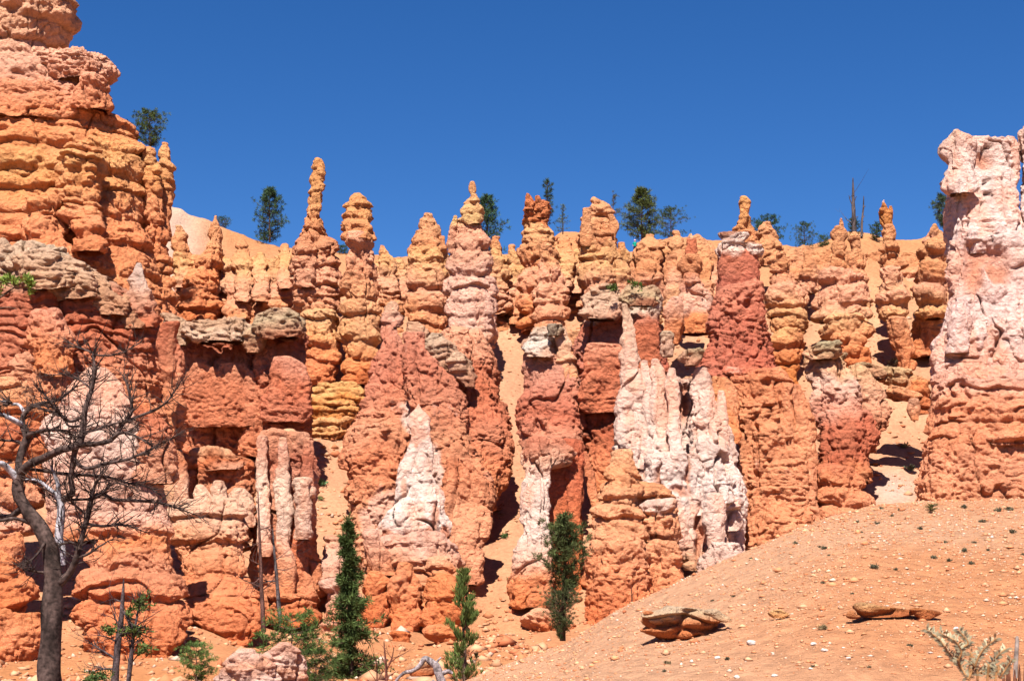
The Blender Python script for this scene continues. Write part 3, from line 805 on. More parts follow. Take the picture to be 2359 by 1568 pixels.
P_DW = [(560, (206, 178, 150)), (640, (210, 168, 138)), (690, MAR), (760, (196, 108, 76)), (820, (218, 134, 100)), (900, (222, 140, 100)), (980, (226, 146, 104)), (1040, ORG)]  # maroon stop below the crest carries undercut shade along with drip stain
P_GC = [(560, (206, 172, 144)), (640, (206, 160, 126)), (700, (202, 146, 110)), (800, (200, 136, 100))]
formation('rock_wall', 'sloping fin with a grey knobbly crest in front of the big left massif', 'rock wall', [
    ('face', [
        lb([(585, -260, 160), (620, -260, 215), (655, -260, 262), (690, -260, 320), (730, -260, 352), (790, -260, 362), (860, -260, 372), (950, -260, 385), (1020, -260, 392)], P_DW, 'W', Y=104, lean=5, k=0.3, bmax=8, n=2.6, L=0.3, lfs=0.8),
        lb([(720, 80, 140), (760, 70, 160), (800, 66, 164), (840, 66, 166)], [(700, (224, 146, 116)), (840, ORG)], 'W', Y=102, lean=2),
        lb([(840, 40, 160), (880, 34, 168), (940, 30, 170), (1000, 30, 172)], [(820, (230, 160, 126)), (1000, ORG)], 'W', Y=101, lean=2),
        lb([(760, 360, 400), (800, 358, 420), (900, 360, 425), (1010, 362, 425)], P_DW, 'W', Y=108, lean=2),
        lb([(745, 372, 415), (800, 366, 402), (870, 372, 400)], P_DW, 'S', Y=105)]),
    ('cap_rock', [
        lb([(575, 60, 120), (590, 50, 150), (625, 46, 170), (655, 60, 172)], P_GC, 'C', n=3.6, dome=0.2, Y=105.75, lean=2, k=0.6, ext=6),
        lb([(592, 130, 170), (610, 110, 200), (650, 110, 225), (680, 120, 236)], P_GC, 'C', n=3.6, dome=0.2, Y=106.25, lean=2, k=0.6, ext=6),
        lb([(628, 190, 225), (650, 190, 262), (690, 200, 290), (715, 220, 296)], P_GC, 'C', n=3.6, dome=0.2, Y=106.75, lean=2, k=0.6, ext=6),
        lb([(660, 235, 270), (690, 240, 312), (730, 250, 330), (752, 280, 340)], P_GC, 'C', n=3.6, dome=0.2, Y=107.25, lean=2, k=0.6, ext=6),
        lb([(606, 316, 325), (625, 308, 334), (650, 300, 342), (690, 292, 356), (730, 300, 366)], [(600, (214, 194, 180)), (680, (204, 150, 122)), (740, RED)], 'C', n=3.6, dome=0.2, Y=107.75, lean=2, k=0.7)])])
P_LW = [(840, (238, 196, 174)), (900, PWH), (1000, WHT), (1120, PWH), (1190, (234, 176, 150)), (1240, ORG), (1300, (230, 150, 112)), (1400, (228, 134, 88)), (1560, ORR)]
formation('rock_buttress', 'pale pink and white buttress behind the bare dead tree', 'rock buttress', [
    ('face', [
        lb([(850, 190, 250), (880, 165, 275), (930, 130, 300), (990, 110, 318), (1060, 108, 345), (1110, 100, 390), (1170, 96, 398), (1225, 95, 400)], P_LW, 'S', Y=92, lean=4, k=0.5, bmax=6),
        lb([(930, 310, 345), (960, 312, 372), (990, 312, 396), (1050, 310, 400), (1090, 315, 402)], [(920, ORG), (960, RED), (1080, PNK)], 'W', Y=93, lean=1),
        lb([(900, -200, 70), (960, -200, 98), (1040, -200, 104), (1120, -200, 90), (1220, -200, 80)], [(890, (232, 166, 120)), (960, ORG), (1000, RED), (1080, ORG), (1200, PNK)], 'O', Y=93, lean=2, k=0.5, bmax=6)]),
    ('base', [
        lb([(1195, 215, 392), (1235, 205, 400), (1290, 192, 402), (1350, 190, 404), (1400, 188, 406), (1440, 190, 404), (1480, 200, 410), (1530, 198, 402), (1560, 205, 380)], P_LW, 'O', Y=83, lean=5, k=0.6, n=3, beds='thick', L=0.8),
        lb([(1440, 270, 408), (1465, 235, 412), (1490, 230, 408), (1530, 240, 400), (1555, 250, 360)], P_LW, 'O', Y=81.5, lean=1, k=0.6, n=3)])])
formation('rock_buttress', 'rounded orange blocks stacked at the bottom left corner, behind the dead trunk', 'rock buttress', [
    ('face', [
        lb([(1205, -160, 40), (1235, -160, 62), (1275, -160, 66), (1290, -160, 58)], P_LW, 'O', Y=84, lean=1, k=0.6, ext=10),
        lb([(1290, -160, 58), (1320, -160, 62), (1355, -160, 76), (1390, -160, 78), (1425, -160, 64)], [(1280, ORG), (1440, ORR)], 'O', Y=82, lean=1, k=0.6, ext=10),
        lb([(1432, -160, 70), (1455, -160, 86), (1490, -160, 86), (1540, -160, 82)], [(1430, (232, 140, 88)), (1540, (216, 112, 64))], 'O', Y=79, lean=1, k=0.6)])])

P_B1 = [(720, (206, 170, 140)), (760, MAR), (800, (184, 106, 78)), (840, (212, 138, 108)), (880, (206, 122, 88)), (960, (208, 122, 86)), (1040, (218, 132, 92))]  # dark stops under the cap paint its undercut shade over the drip stain
formation('rock_wall', 'grey-capped dark red wall with stubby pillars under its overhang, left of the tallest spike', 'rock wall', [
    ('face', [
        lb([(775, 420, 600), (810, 416, 604), (870, 412, 610), (930, 418, 650), (980, 416, 700), (1030, 410, 712)], P_B1, 'W', Y=137, lean=3, k=0.3, bmax=7, n=3),
        lb([(735, 602, 696), (760, 592, 704), (800, 590, 708), (880, 596, 711), (960, 560, 714), (1030, 540, 716)], P_B1, 'W', Y=135, lean=3, k=0.5, bmax=7, n=2.8),
        lb([(836, 440, 480), (856, 432, 520), (900, 426, 540), (960, 424, 560)], [(820, (226, 154, 118)), (890, (210, 126, 90)), (960, (210, 126, 90))], 'W', Y=136.0, lean=1, k=0.3, n=3),
        lb([(838, 504, 560), (856, 496, 584), (900, 490, 600), (960, 500, 640)], [(820, (226, 154, 118)), (890, (210, 126, 90)), (960, (210, 126, 90))], 'W', Y=136.0, lean=1, k=0.3, n=3),
        lb([(822, 632, 672), (840, 622, 700), (880, 615, 708), (950, 600, 712)], [(810, (222, 150, 122)), (880, RED), (950, (206, 122, 92))], 'W', Y=134.0, lean=0.8, k=0.3, n=3),
        lb([(760, 392, 420), (800, 384, 424), (900, 386, 430), (1000, 384, 430)], P_B1, 'W', Y=138, lean=3)]),
    ('cap_rock', [
        lb([(722, 372, 400), (740, 380, 436), (770, 392, 440), (790, 402, 436)], [(720, GRY), (800, (200, 160, 128))], 'C', n=3.6, dome=0.2, Y=137.35, lean=1, ext=6),
        lb([(742, 436, 560), (752, 426, 578), (768, 430, 580), (782, 440, 575)], [(740, GRY), (760, (224, 186, 156)), (782, (200, 150, 120))], 'C', n=3.6, dome=0.2, Y=135.35, lean=1, k=0.5, ext=6),
        lb([(710, 630, 662), (722, 600, 698), (745, 588, 704), (772, 592, 706)], [(700, GRY), (740, (196, 168, 134)), (780, (180, 120, 90))], 'C', n=3.6, dome=0.2, Y=134.35, lean=1, k=0.6, ext=6),
        lb([(752, 572, 606), (775, 560, 612), (805, 566, 604)], [(740, (206, 176, 140)), (810, (180, 116, 84))], 'C', n=3.6, dome=0.2, Y=135.35, ext=6)])])
P_B1B = [(1030, (232, 170, 128)), (1060, (206, 116, 74)), (1110, (236, 190, 160)), (1200, (236, 180, 148)), (1240, (232, 160, 118)), (1320, (228, 142, 98)), (1480, (220, 120, 72))]
formation('rock_buttress', 'orange banded buttress with a shallow cave and pale pillars under the dark red wall', 'rock buttress', [
    ('face', [
        lb([(1048, 440, 560), (1056, 420, 585), (1068, 416, 590), (1080, 424, 588)], P_B1B, 'O', Y=108.5, lean=1, k=0.6, ext=4, L=0.3),
        lb([(1080, 400, 585), (1150, 398, 580), (1250, 398, 570)], [(1060, (206, 112, 70)), (1130, (222, 140, 100)), (1250, ORG)], 'W', Y=108.5, lean=1, k=0.4),
        lb([(1040, 396, 420), (1080, 396, 432), (1200, 398, 440)], P_B1B, 'S', Y=106.5, lean=1),
        lb([(1118, 452, 470), (1140, 446, 484), (1190, 440, 492)], P_B1B, 'S', Y=106.5, lean=1),
        lb([(1110, 494, 514), (1125, 486, 520), (1150, 490, 524), (1190, 484, 530)], P_B1B, 'S', Y=106.3, lean=1),
        lb([(1128, 536, 566), (1150, 526, 580), (1190, 520, 588)], P_B1B, 'S', Y=106.8, lean=1),
        lb([(1165, 398, 545), (1215, 396, 560), (1250, 398, 566), (1290, 400, 566), (1330, 400, 574), (1370, 402, 584), (1400, 415, 592), (1435, 435, 597), (1455, 460, 592), (1475, 500, 572)], P_B1B, 'O', Y=98, lean=7, k=0.5, n=3, beds='thick', L=0.8, ext=10),
        lb([(1390, 425, 580), (1412, 422, 596), (1435, 440, 598), (1455, 470, 592), (1478, 505, 572)], P_B1B, 'O', Y=96.5, lean=1, k=0.5, ext=10)])])
P_B2 = [(985, SND), (1015, (226, 166, 140)), (1060, (222, 160, 132)), (1110, (238, 198, 172)), (1220, (238, 196, 172)), (1280, (230, 156, 120)), (1360, (226, 142, 96)), (1420, (220, 122, 76))]
P_B2D = [(985, (226, 160, 126)), (1060, (196, 112, 84)), (1150, (226, 156, 126)), (1260, (206, 110, 72)), (1360, (224, 140, 96)), (1420, (216, 116, 70))]
formation('rock_buttress', 'striped buttress with upright white ribs and a sandy top, behind two bare trunks', 'rock buttress', [
    ('face', [
        lb([(1004, 606, 704), (1014, 594, 716), (1100, 592, 724), (1180, 592, 724), (1250, 596, 728), (1300, 592, 738), (1360, 592, 740), (1410, 596, 735)], P_B2D, 'S', Y=107.6, lean=3, k=0.7, n=4, dome=0.2),
        lb([(1006, 594, 616), (1060, 590, 618), (1150, 590, 622), (1260, 592, 626)], P_B2, 'S', Y=107.3, lean=2.6, A=0.3),
        lb([(1008, 640, 660), (1060, 636, 664), (1130, 630, 672), (1180, 632, 676), (1250, 630, 664), (1300, 636, 680), (1350, 640, 676)], P_B2, 'S', Y=107, lean=2.7, A=0.35),
        lb([(1010, 696, 722), (1120, 696, 724), (1180, 694, 724)], P_B2D, 'S', Y=108.4, lean=1),
        lb([(1105, 676, 716), (1130, 674, 722), (1170, 674, 722), (1230, 672, 724)], P_B2, 'S', Y=107.6, ext=14),
        lb([(1360, 610, 668), (1385, 606, 730), (1420, 608, 734)], P_B2D, 'O', Y=105.5, lean=1)]),
    ('sandy_top', [lb([(990, 650, 680), (998, 634, 696), (1008, 618, 708)], [(980, SND), (1000, SND)], 'D', Y=110.6, lean=2.0, k=0.7, ext=8, fine=0.2)])])
formation('rock_buttress', 'low pale pink mound at the foot of the sandy gully, behind the dark spruce', 'rock buttress', [
    ('face', [
        lb([(1236, 742, 772), (1262, 738, 792), (1300, 734, 812), (1345, 735, 818)], [(1230, PNK), (1300, PWH), (1350, PNK)], 'O', Y=109, lean=3, k=0.8, ext=8),
        lb([(1342, 740, 800), (1370, 738, 830), (1420, 740, 832), (1435, 748, 820)], [(1340, PWH), (1430, ORG)], 'O', Y=107, lean=1, ext=8),
        lb([(1440, 735, 790), (1460, 730, 810), (1495, 744, 805)], [(1440, PNK), (1500, ORR)], 'O', Y=104.5)])])
formation('rock_ledge', 'thin-bedded yellow-orange ledge at the head of the sandy gully under the two pillars', 'rock ledge', [
    ('face', [
        lb([(893, 718, 832), (902, 712, 838), (918, 714, 836), (930, 720, 826)], [(890, (232, 172, 110)), (920, (218, 140, 76)), (940, (222, 150, 84))], 'H', Y=151, k=0.5, lean=1, ext=6, beds='thin', L=0.5),
        lb([(932, 714, 828), (955, 714, 826), (966, 718, 818)], [(930, (230, 162, 100)), (960, (216, 136, 74))], 'H', Y=149.5, k=0.5, lean=0.5, ext=6, beds='thin', L=0.5),
        lb([(968, 716, 812), (985, 714, 806), (1002, 716, 790)], [(960, (232, 168, 112)), (1000, (216, 134, 76))], 'H', Y=147.5, k=0.5, ext=8, beds='thin', L=0.5)])])

P_B3 = [(690, GRY), (735, (206, 150, 126)), (780, (204, 130, 104)), (860, (204, 122, 94)), (940, (214, 134, 100)), (985, (224, 150, 112)), (1060, (218, 132, 92)), (1180, (232, 158, 118)), (1300, (232, 156, 118)), (1400, (226, 136, 94)), (1480, ORR)]
formation('rock_buttress', 'great central buttress with grey knobs down its crest and a rounded shaded right flank', 'rock buttress', [
    ('face', [
        lb([(735, 884, 918), (770, 876, 926), (810, 868, 940), (850, 862, 958), (900, 846, 985), (950, 832, 1010), (1000, 812, 1020), (1060, 806, 1030)], P_B3, 'W', Y=127, lean=9, k=0.7, bmax=8, wash=[(955, 960, 30, 60, WHT)]),
        lb([(770, 1018, 1112), (800, 1010, 1130), (850, 990, 1145), (900, 985, 1156), (950, 980, 1164), (1000, 985, 1168), (1060, 990, 1168), (1110, 1000, 1158), (1160, 1010, 1146)], [(760, PNK), (800, (226, 156, 122)), (850, RED), (950, (206, 120, 88)), (1050, (216, 130, 92)), (1200, ORG)], 'W', Y=124, lean=12, k=0.9, bmax=10, Fl=0.6, A=0.5),
        lb([(770, 928, 985), (820, 925, 1000), (880, 930, 1040), (950, 950, 1080), (1050, 960, 1100), (1150, 970, 1120)], P_B3, 'W', Y=123, lean=8, k=0.7, wash=[(985, 1080, 50, 90, WHT)]),
        lb([(985, 812, 880), (1000, 804, 935), (1050, 802, 950), (1110, 802, 950), (1180, 804, 930), (1250, 806, 900), (1310, 828, 900)], P_B3, 'W', Y=115, lean=4, k=0.7, Fl=0.5, wash=[(900, 1160, 60, 90, PWH)]),
        lb([(1060, 1024, 1082), (1085, 1022, 1105), (1110, 1020, 1124), (1150, 1022, 1136), (1200, 1030, 1130), (1260, 1036, 1114), (1325, 1050, 1108)], P_B3, 'S', Y=113, lean=4, k=0.8)]),
    ('cap_rock', [
        lb([(694, 900, 914), (706, 892, 922), (730, 882, 928), (748, 884, 924)], P_B3, 'C', n=3.6, dome=0.2, Y=135.35, lean=1, ext=5),
        lb([(744, 940, 966), (756, 934, 980), (780, 934, 984), (800, 942, 982)], [(740, GRY), (800, (206, 150, 120))], 'C', n=3.6, dome=0.2, Y=131.35, lean=1, ext=6),
        lb([(768, 990, 1020), (785, 984, 1040), (815, 990, 1062), (845, 1000, 1080)], [(760, (206, 176, 148)), (850, (200, 140, 108))], 'C', n=3.6, dome=0.2, Y=130.35, lean=1, ext=6),
        lb([(812, 1040, 1064), (835, 1030, 1090), (865, 1040, 1098), (885, 1064, 1098)], [(800, (206, 170, 140)), (890, (200, 132, 100))], 'C', n=3.6, dome=0.2, Y=129.85, ext=6)]),
    ('white_spire', [
        lb([(930, 957, 973), (950, 948, 978), (985, 944, 982), (1030, 938, 988), (1080, 926, 996), (1120, 912, 1006), (1170, 896, 1022), (1205, 866, 1036), (1240, 846, 1044), (1300, 842, 1046)], [(920, (226, 186, 166)), (970, WHT), (1200, (240, 216, 202)), (1230, PWH), (1300, (234, 170, 134))], 'S', Y=111.6, lean=7, k=0.45, bmax=6, jit=0.16, Fl=0.8, A=0.3, wash=[(900, 1235, 18, 26, (208, 132, 100)), (985, 1245, 14, 28, (208, 132, 100)), (1004, 1175, 12, 40, (214, 146, 116)), (950, 1000, 30, 20, (216, 156, 130)), (1022, 1230, 12, 30, (208, 132, 100)), (930, 1120, 12, 30, (222, 164, 136)), (860, 1270, 26, 24, (226, 150, 112))])]),
    ('foot', [
        lb([(1260, 846, 1050), (1300, 840, 1062), (1380, 838, 1066), (1440, 842, 1066), (1475, 850, 1064)], [(1250, PWH), (1310, (232, 158, 116)), (1400, ORG), (1480, ORR)], 'O', Y=107, lean=3, k=0.5, n=3),
        lb([(1222, 842, 870), (1250, 838, 880), (1290, 838, 900), (1318, 846, 930)], [(1210, PWH), (1320, ORG)], 'O', Y=109, lean=1, ext=6),
        lb([(1320, 846, 880), (1345, 836, 905), (1390, 834, 912), (1430, 842, 895), (1470, 846, 880)], [(1310, ORG), (1470, (216, 112, 66))], 'O', Y=105, lean=1, L=0.4, A=0.4),
        lb([(1300, 918, 948), (1330, 905, 956), (1375, 897, 966), (1420, 896, 966), (1452, 902, 958), (1466, 910, 944)], [(1300, ORG), (1460, (222, 124, 76))], 'O', Y=104, lean=2, L=0.35, A=0.4, ext=6),
        lb([(1462, 900, 950), (1478, 906, 942), (1490, 914, 936)], [(1460, ORR)], 'O', Y=99, ext=6),
        lb([(1288, 988, 1040), (1300, 980, 1056), (1318, 982, 1058)], [(1280, (236, 178, 140)), (1320, ORG)], 'O', Y=107, lean=0.5, ext=5),
        lb([(1328, 985, 1045), (1350, 980, 1060), (1400, 976, 1062), (1445, 975, 1060)], [(1320, ORG), (1450, ORR)], 'O', Y=104, lean=1, L=0.4, A=0.5, ext=8),
        lb([(1452, 985, 1060), (1470, 990, 1066), (1490, 1010, 1060)], [(1450, ORG), (1490, (214, 110, 64))], 'O', Y=99, ext=8)])])

P_B4 = [(755, GRY), (830, (204, 140, 116)), (900, (204, 126, 100)), (960, (196, 110, 82)), (1020, (206, 130, 100)), (1060, (226, 170, 140)), (1110, WHT), (1230, (238, 206, 188)), (1300, (234, 180, 152)), (1340, ORG), (1440, ORR)]
P_B4D = [(755, GRY), (830, RED), (960, (196, 108, 80)), (1100, (198, 106, 74)), (1300, ORR), (1440, ORR)]
formation('rock_buttress', 'narrow grey-capped buttress with a whitewashed left edge and a tall dark cave, behind the juniper', 'rock buttress', [
    ('face', [
        lb([(790, 1214, 1288), (830, 1206, 1325), (880, 1202, 1336), (940, 1200, 1344), (1000, 1206, 1348), (1050, 1210, 1346)], P_B4, 'W', Y=124, lean=6, k=0.7),
        lb([(1020, 1214, 1290), (1050, 1206, 1318), (1080, 1206, 1270), (1130, 1206, 1262), (1200, 1200, 1266), (1280, 1188, 1272), (1340, 1184, 1276), (1380, 1188, 1270)], P_B4, 'S', Y=108.5, lean=6, k=0.8),
        lb([(1020, 1290, 1346), (1080, 1296, 1346), (1130, 1308, 1344), (1190, 1312, 1338), (1300, 1318, 1338), (1400, 1316, 1338)], P_B4D, 'W', Y=112, lean=5, k=0.9),
        lb([(1080, 1240, 1340), (1200, 1235, 1340), (1320, 1215, 1338), (1400, 1205, 1338), (1440, 1212, 1338)], P_B4D, 'D', Y=112.5, lean=4, k=0.5),
        lb([(1405, 1225, 1265), (1420, 1210, 1290), (1440, 1214, 1320)], [(1400, (236, 168, 130)), (1440, ORR)], 'O', Y=106, L=0.4),
        lb([(755, 1280, 1300), (790, 1278, 1312), (840, 1282, 1326), (880, 1290, 1330)], [(740, (214, 168, 140)), (800, (230, 176, 140)), (880, (222, 150, 104))], 'O', Y=128, lean=2)]),
    ('cap_rock', [
        lb([(754, 1226, 1258), (768, 1214, 1266), (795, 1206, 1276), (818, 1206, 1280)], [(750, GRY), (800, (222, 204, 188)), (820, (206, 160, 134))], 'C', n=3.6, dome=0.2, Y=128.35, lean=2, ext=5),
        lb([(748, 1262, 1290), (758, 1256, 1296), (768, 1260, 1292)], [(740, (150, 138, 118)), (770, (180, 150, 122))], 'C', n=3.6, dome=0.2, Y=128.85, ext=4)])])

P_B5 = [(655, GRY), (720, (216, 190, 168)), (745, MAR), (790, (204, 128, 104)), (840, (196, 108, 84)), (900, (196, 108, 78)), (980, (190, 100, 72)), (1060, (212, 124, 86)), (1150, ORG)]  # maroon stop beneath the flat cap: overhang shade and drip stain as colour
P_B5W = [(700, (214, 172, 142)), (800, (224, 176, 152)), (900, (232, 190, 170)), (1000, WHT), (1120, (240, 212, 198)), (1200, WHT), (1260, PWH), (1320, (230, 170, 130))]
formation('rock_wall', 'dark red wall under a long flat grey cap bearing two green sprigs', 'rock wall', [
    ('face', [
        lb([(770, 1296, 1350), (840, 1310, 1356), (950, 1326, 1362), (1060, 1336, 1366)], [(770, (222, 156, 112)), (900, ORG), (1060, RED)], 'W', Y=131, lean=3),
        lb([(690, 1350, 1518), (740, 1344, 1520), (800, 1340, 1520), (860, 1344, 1520), (930, 1340, 1516), (1000, 1344, 1500), (1060, 1352, 1490), (1120, 1380, 1470)], P_B5, 'W', Y=125, lean=8, k=0.4, n=3, bmax=7),
        lb([(792, 1350, 1420), (812, 1344, 1440), (860, 1342, 1460), (930, 1344, 1470)], [(780, (224, 150, 118)), (850, RED)], 'W', Y=126.6, lean=1, k=0.3, n=3),
        lb([(738, 1465, 1512), (752, 1460, 1518), (800, 1458, 1520), (850, 1458, 1520)], [(730, (222, 150, 126)), (770, RED)], 'W', Y=127.6, k=0.3, n=3),
        lb([(1040, 1340, 1352), (1100, 1346, 1372), (1180, 1366, 1384)], [(1030, (200, 112, 80)), (1180, ORG)], 'W', Y=118, lean=2)]),
    ('cap_rock', [
        lb([(658, 1368, 1420), (670, 1354, 1430), (700, 1346, 1432), (728, 1344, 1436)], [(650, GRY), (700, (214, 174, 146)), (730, (206, 150, 120))], 'C', n=3.6, dome=0.2, Y=128.85, lean=2, k=0.5, ext=5),
        lb([(662, 1440, 1512), (672, 1432, 1518), (690, 1434, 1520), (700, 1440, 1514)], [(650, GRY), (690, (190, 160, 124)), (700, (170, 112, 84))], 'C', n=3.6, dome=0.2, Y=128.85, lean=1, k=0.4, ext=5)])])
formation('rock_buttress', 'bright white fluted cliff of narrow ribs and spires, foot hidden by the gravel slope', 'rock buttress', [
    ('rib', [
        lb([(700, 1433, 1448), (740, 1430, 1462), (790, 1430, 1470), (850, 1430, 1478), (920, 1426, 1486), (1000, 1424, 1495), (1060, 1422, 1500)], P_B5W, 'S', Y=119, lean=7, k=0.9, A=0.5),
        lb([(832, 1476, 1492), (860, 1474, 1500), (920, 1476, 1506), (1000, 1474, 1512), (1080, 1470, 1520)], P_B5W, 'S', Y=118.5, lean=5, A=0.4),
        lb([(828, 1502, 1522), (860, 1496, 1534), (920, 1496, 1540), (1000, 1500, 1540), (1100, 1500, 1548)], P_B5W, 'S', Y=118, lean=5, A=0.4),
        lb([(850, 1540, 1556), (890, 1534, 1562), (960, 1538, 1568), (1060, 1536, 1574)], P_B5W, 'S', Y=117.6, lean=4, A=0.4),
        lb([(850, 1604, 1632), (880, 1596, 1640), (940, 1588, 1652), (1000, 1580, 1664), (1080, 1576, 1680), (1160, 1570, 1696)], P_B5W, 'S', Y=116, lean=6, A=0.5),
        lb([(900, 1652, 1668), (960, 1650, 1676), (1040, 1656, 1690), (1120, 1660, 1704), (1200, 1660, 1712)], P_B5W, 'S', Y=117, lean=4, A=0.4)]),
    ('face', [
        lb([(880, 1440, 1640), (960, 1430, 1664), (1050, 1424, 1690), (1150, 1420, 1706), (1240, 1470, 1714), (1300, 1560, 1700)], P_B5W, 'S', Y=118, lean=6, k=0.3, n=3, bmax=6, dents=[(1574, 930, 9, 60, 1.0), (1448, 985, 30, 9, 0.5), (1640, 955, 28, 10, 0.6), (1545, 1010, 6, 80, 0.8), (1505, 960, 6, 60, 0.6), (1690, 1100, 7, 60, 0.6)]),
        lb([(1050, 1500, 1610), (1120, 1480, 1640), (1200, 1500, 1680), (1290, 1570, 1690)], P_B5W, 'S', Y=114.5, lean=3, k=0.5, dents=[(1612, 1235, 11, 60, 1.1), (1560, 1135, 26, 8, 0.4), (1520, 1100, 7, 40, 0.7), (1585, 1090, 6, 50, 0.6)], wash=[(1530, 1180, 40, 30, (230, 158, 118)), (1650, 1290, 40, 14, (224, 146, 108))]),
        lb([(1140, 1626, 1660), (1180, 1622, 1672), (1230, 1624, 1676), (1258, 1630, 1672)], P_B5W, 'S', Y=113, lean=1, Fl=0.2, ext=6),
        lb([(1262, 1630, 1700), (1285, 1612, 1706), (1310, 1600, 1690)], [(1250, WHT), (1310, PWH)], 'O', Y=111, lean=1)]),
    ('cap_rock', [
        lb([(804, 1578, 1614), (812, 1566, 1620), (826, 1566, 1618), (836, 1574, 1612)], [(800, (160, 140, 108)), (840, (206, 150, 120))], 'C', n=3.6, dome=0.2, Y=121.35, ext=5),
        lb([(762, 1522, 1544), (770, 1518, 1552), (790, 1520, 1550)], [(750, (176, 160, 130)), (800, (206, 160, 134))], 'C', n=3.6, dome=0.2, Y=122.35, ext=30)])])
P_B5B = [(1030, (234, 178, 138)), (1100, (230, 158, 112)), (1200, (234, 162, 118)), (1250, (232, 158, 116)), (1340, (226, 140, 94)), (1420, (222, 124, 78))]
formation('rock_buttress', 'stepped orange foot of stacked beds below the white cliff, right of the juniper', 'rock buttress', [
    ('face', [
        lb([(1120, 1400, 1540), (1180, 1385, 1556), (1260, 1370, 1564), (1340, 1350, 1572), (1425, 1348, 1570)], P_B5B, 'O', Y=110.5, lean=5, k=0.4, n=3),
        lb([(1040, 1404, 1450), (1075, 1398, 1458), (1110, 1396, 1480), (1140, 1394, 1478)], P_B5B, 'O', Y=113.5, lean=2, k=0.7, ext=5),
        lb([(1140, 1392, 1470), (1165, 1384, 1476), (1180, 1380, 1474)], P_B5B, 'O', Y=112, ext=5, L=0.5),
        lb([(1178, 1376, 1470), (1195, 1372, 1480), (1216, 1374, 1480)], P_B5B, 'O', Y=110.5, k=0.7, ext=5),
        lb([(1160, 1480, 1552), (1190, 1474, 1560), (1240, 1474, 1566), (1250, 1478, 1562)], P_B5B, 'O', Y=111, k=0.7, ext=5, wash=[(1520, 1150, 60, 50, WHT)]),
        lb([(1216, 1376, 1484), (1236, 1364, 1488), (1256, 1362, 1486)], P_B5B, 'O', Y=109, k=0.7, ext=5),
        lb([(1256, 1360, 1486), (1270, 1356, 1498), (1320, 1348, 1500), (1380, 1342, 1500), (1425, 1344, 1490)], P_B5B, 'W', Y=106.5, lean=1.5, k=0.7),
        lb([(1254, 1490, 1556), (1275, 1486, 1568), (1330, 1486, 1574), (1400, 1480, 1574)], P_B5B, 'W', Y=107.5, lean=1.5, k=0.7, Fl=0.6)])])
P_B6 = [(530, (160, 104, 80)), (548, (190, 134, 108)), (556, (232, 204, 188)), (574, (232, 200, 182)), (586, (196, 112, 86)), (650, (188, 106, 84)), (675, (212, 132, 104)), (740, (204, 116, 90)), (840, (204, 112, 86)), (880, (222, 138, 96)), (960, (230, 150, 106)), (1100, (232, 152, 110)), (1260, (230, 148, 104))]  # brown neck stops hold the cap's shade as colour, lighter again below
formation('rock_tower', 'tall dark red tower with a smooth brown neck in painted shade and white splashed cap', 'rock tower', [
    ('cap_rock', [
        lb([(534, 1664, 1700), (540, 1656, 1724), (548, 1658, 1726), (554, 1664, 1720)], P_B6, 'B', amp=2, n=3.6, dome=0.2, Y=138.35, ext=6, k=0.7),
        lb([(556, 1668, 1730), (562, 1654, 1746), (575, 1646, 1752), (588, 1648, 1752)], P_B6, 'W', jit=0.02, plan=0.1, n=3.6, dome=0.2, Y=137.35, k=0.7, ext=8, A=0.4)]),
    ('neck', [lb([(584, 1652, 1748), (620, 1650, 1750), (660, 1648, 1752), (700, 1644, 1756)], P_B6, 'D', Y=136, k=0.75, n=2.8, lean=1, A=0.3, Fl=0.3)]),
    ('body', [
        lb([(668, 1650, 1752), (690, 1644, 1756), (715, 1642, 1760), (740, 1640, 1764)], P_B6, 'W', Y=133.5, lean=1, k=0.75),
        lb([(735, 1642, 1762), (765, 1634, 1774), (800, 1628, 1782), (840, 1614, 1792), (870, 1612, 1800)], P_B6, 'W', Y=131, lean=3, k=0.75, L=0.35),
        lb([(866, 1650, 1800), (900, 1672, 1840), (950, 1684, 1852), (1000, 1696, 1856), (1080, 1704, 1866), (1150, 1712, 1880), (1220, 1714, 1880), (1270, 1716, 1850)], P_B6, 'W', Y=121, lean=7, k=0.7, n=2.6, L=0.2, A=0.45, wash=[(1690, 1050, 26, 160, PWH)]),
        lb([(890, 1806, 1846), (930, 1800, 1866), (1000, 1806, 1876), (1080, 1820, 1880), (1180, 1830, 1890)], P_B6, 'S', Y=123, lean=4),
        lb([(875, 1640, 1690), (930, 1650, 1700), (1000, 1660, 1704)], [(870, (228, 150, 104)), (1000, ORG)], 'S', Y=123, lean=3)])])
P_B7 = [(790, (176, 158, 124)), (822, (196, 150, 112)), (840, (226, 170, 130)), (880, (226, 180, 158)), (940, (218, 150, 124)), (980, (196, 110, 82)), (1060, (196, 108, 78)), (1100, (222, 136, 92)), (1200, (230, 150, 110))]
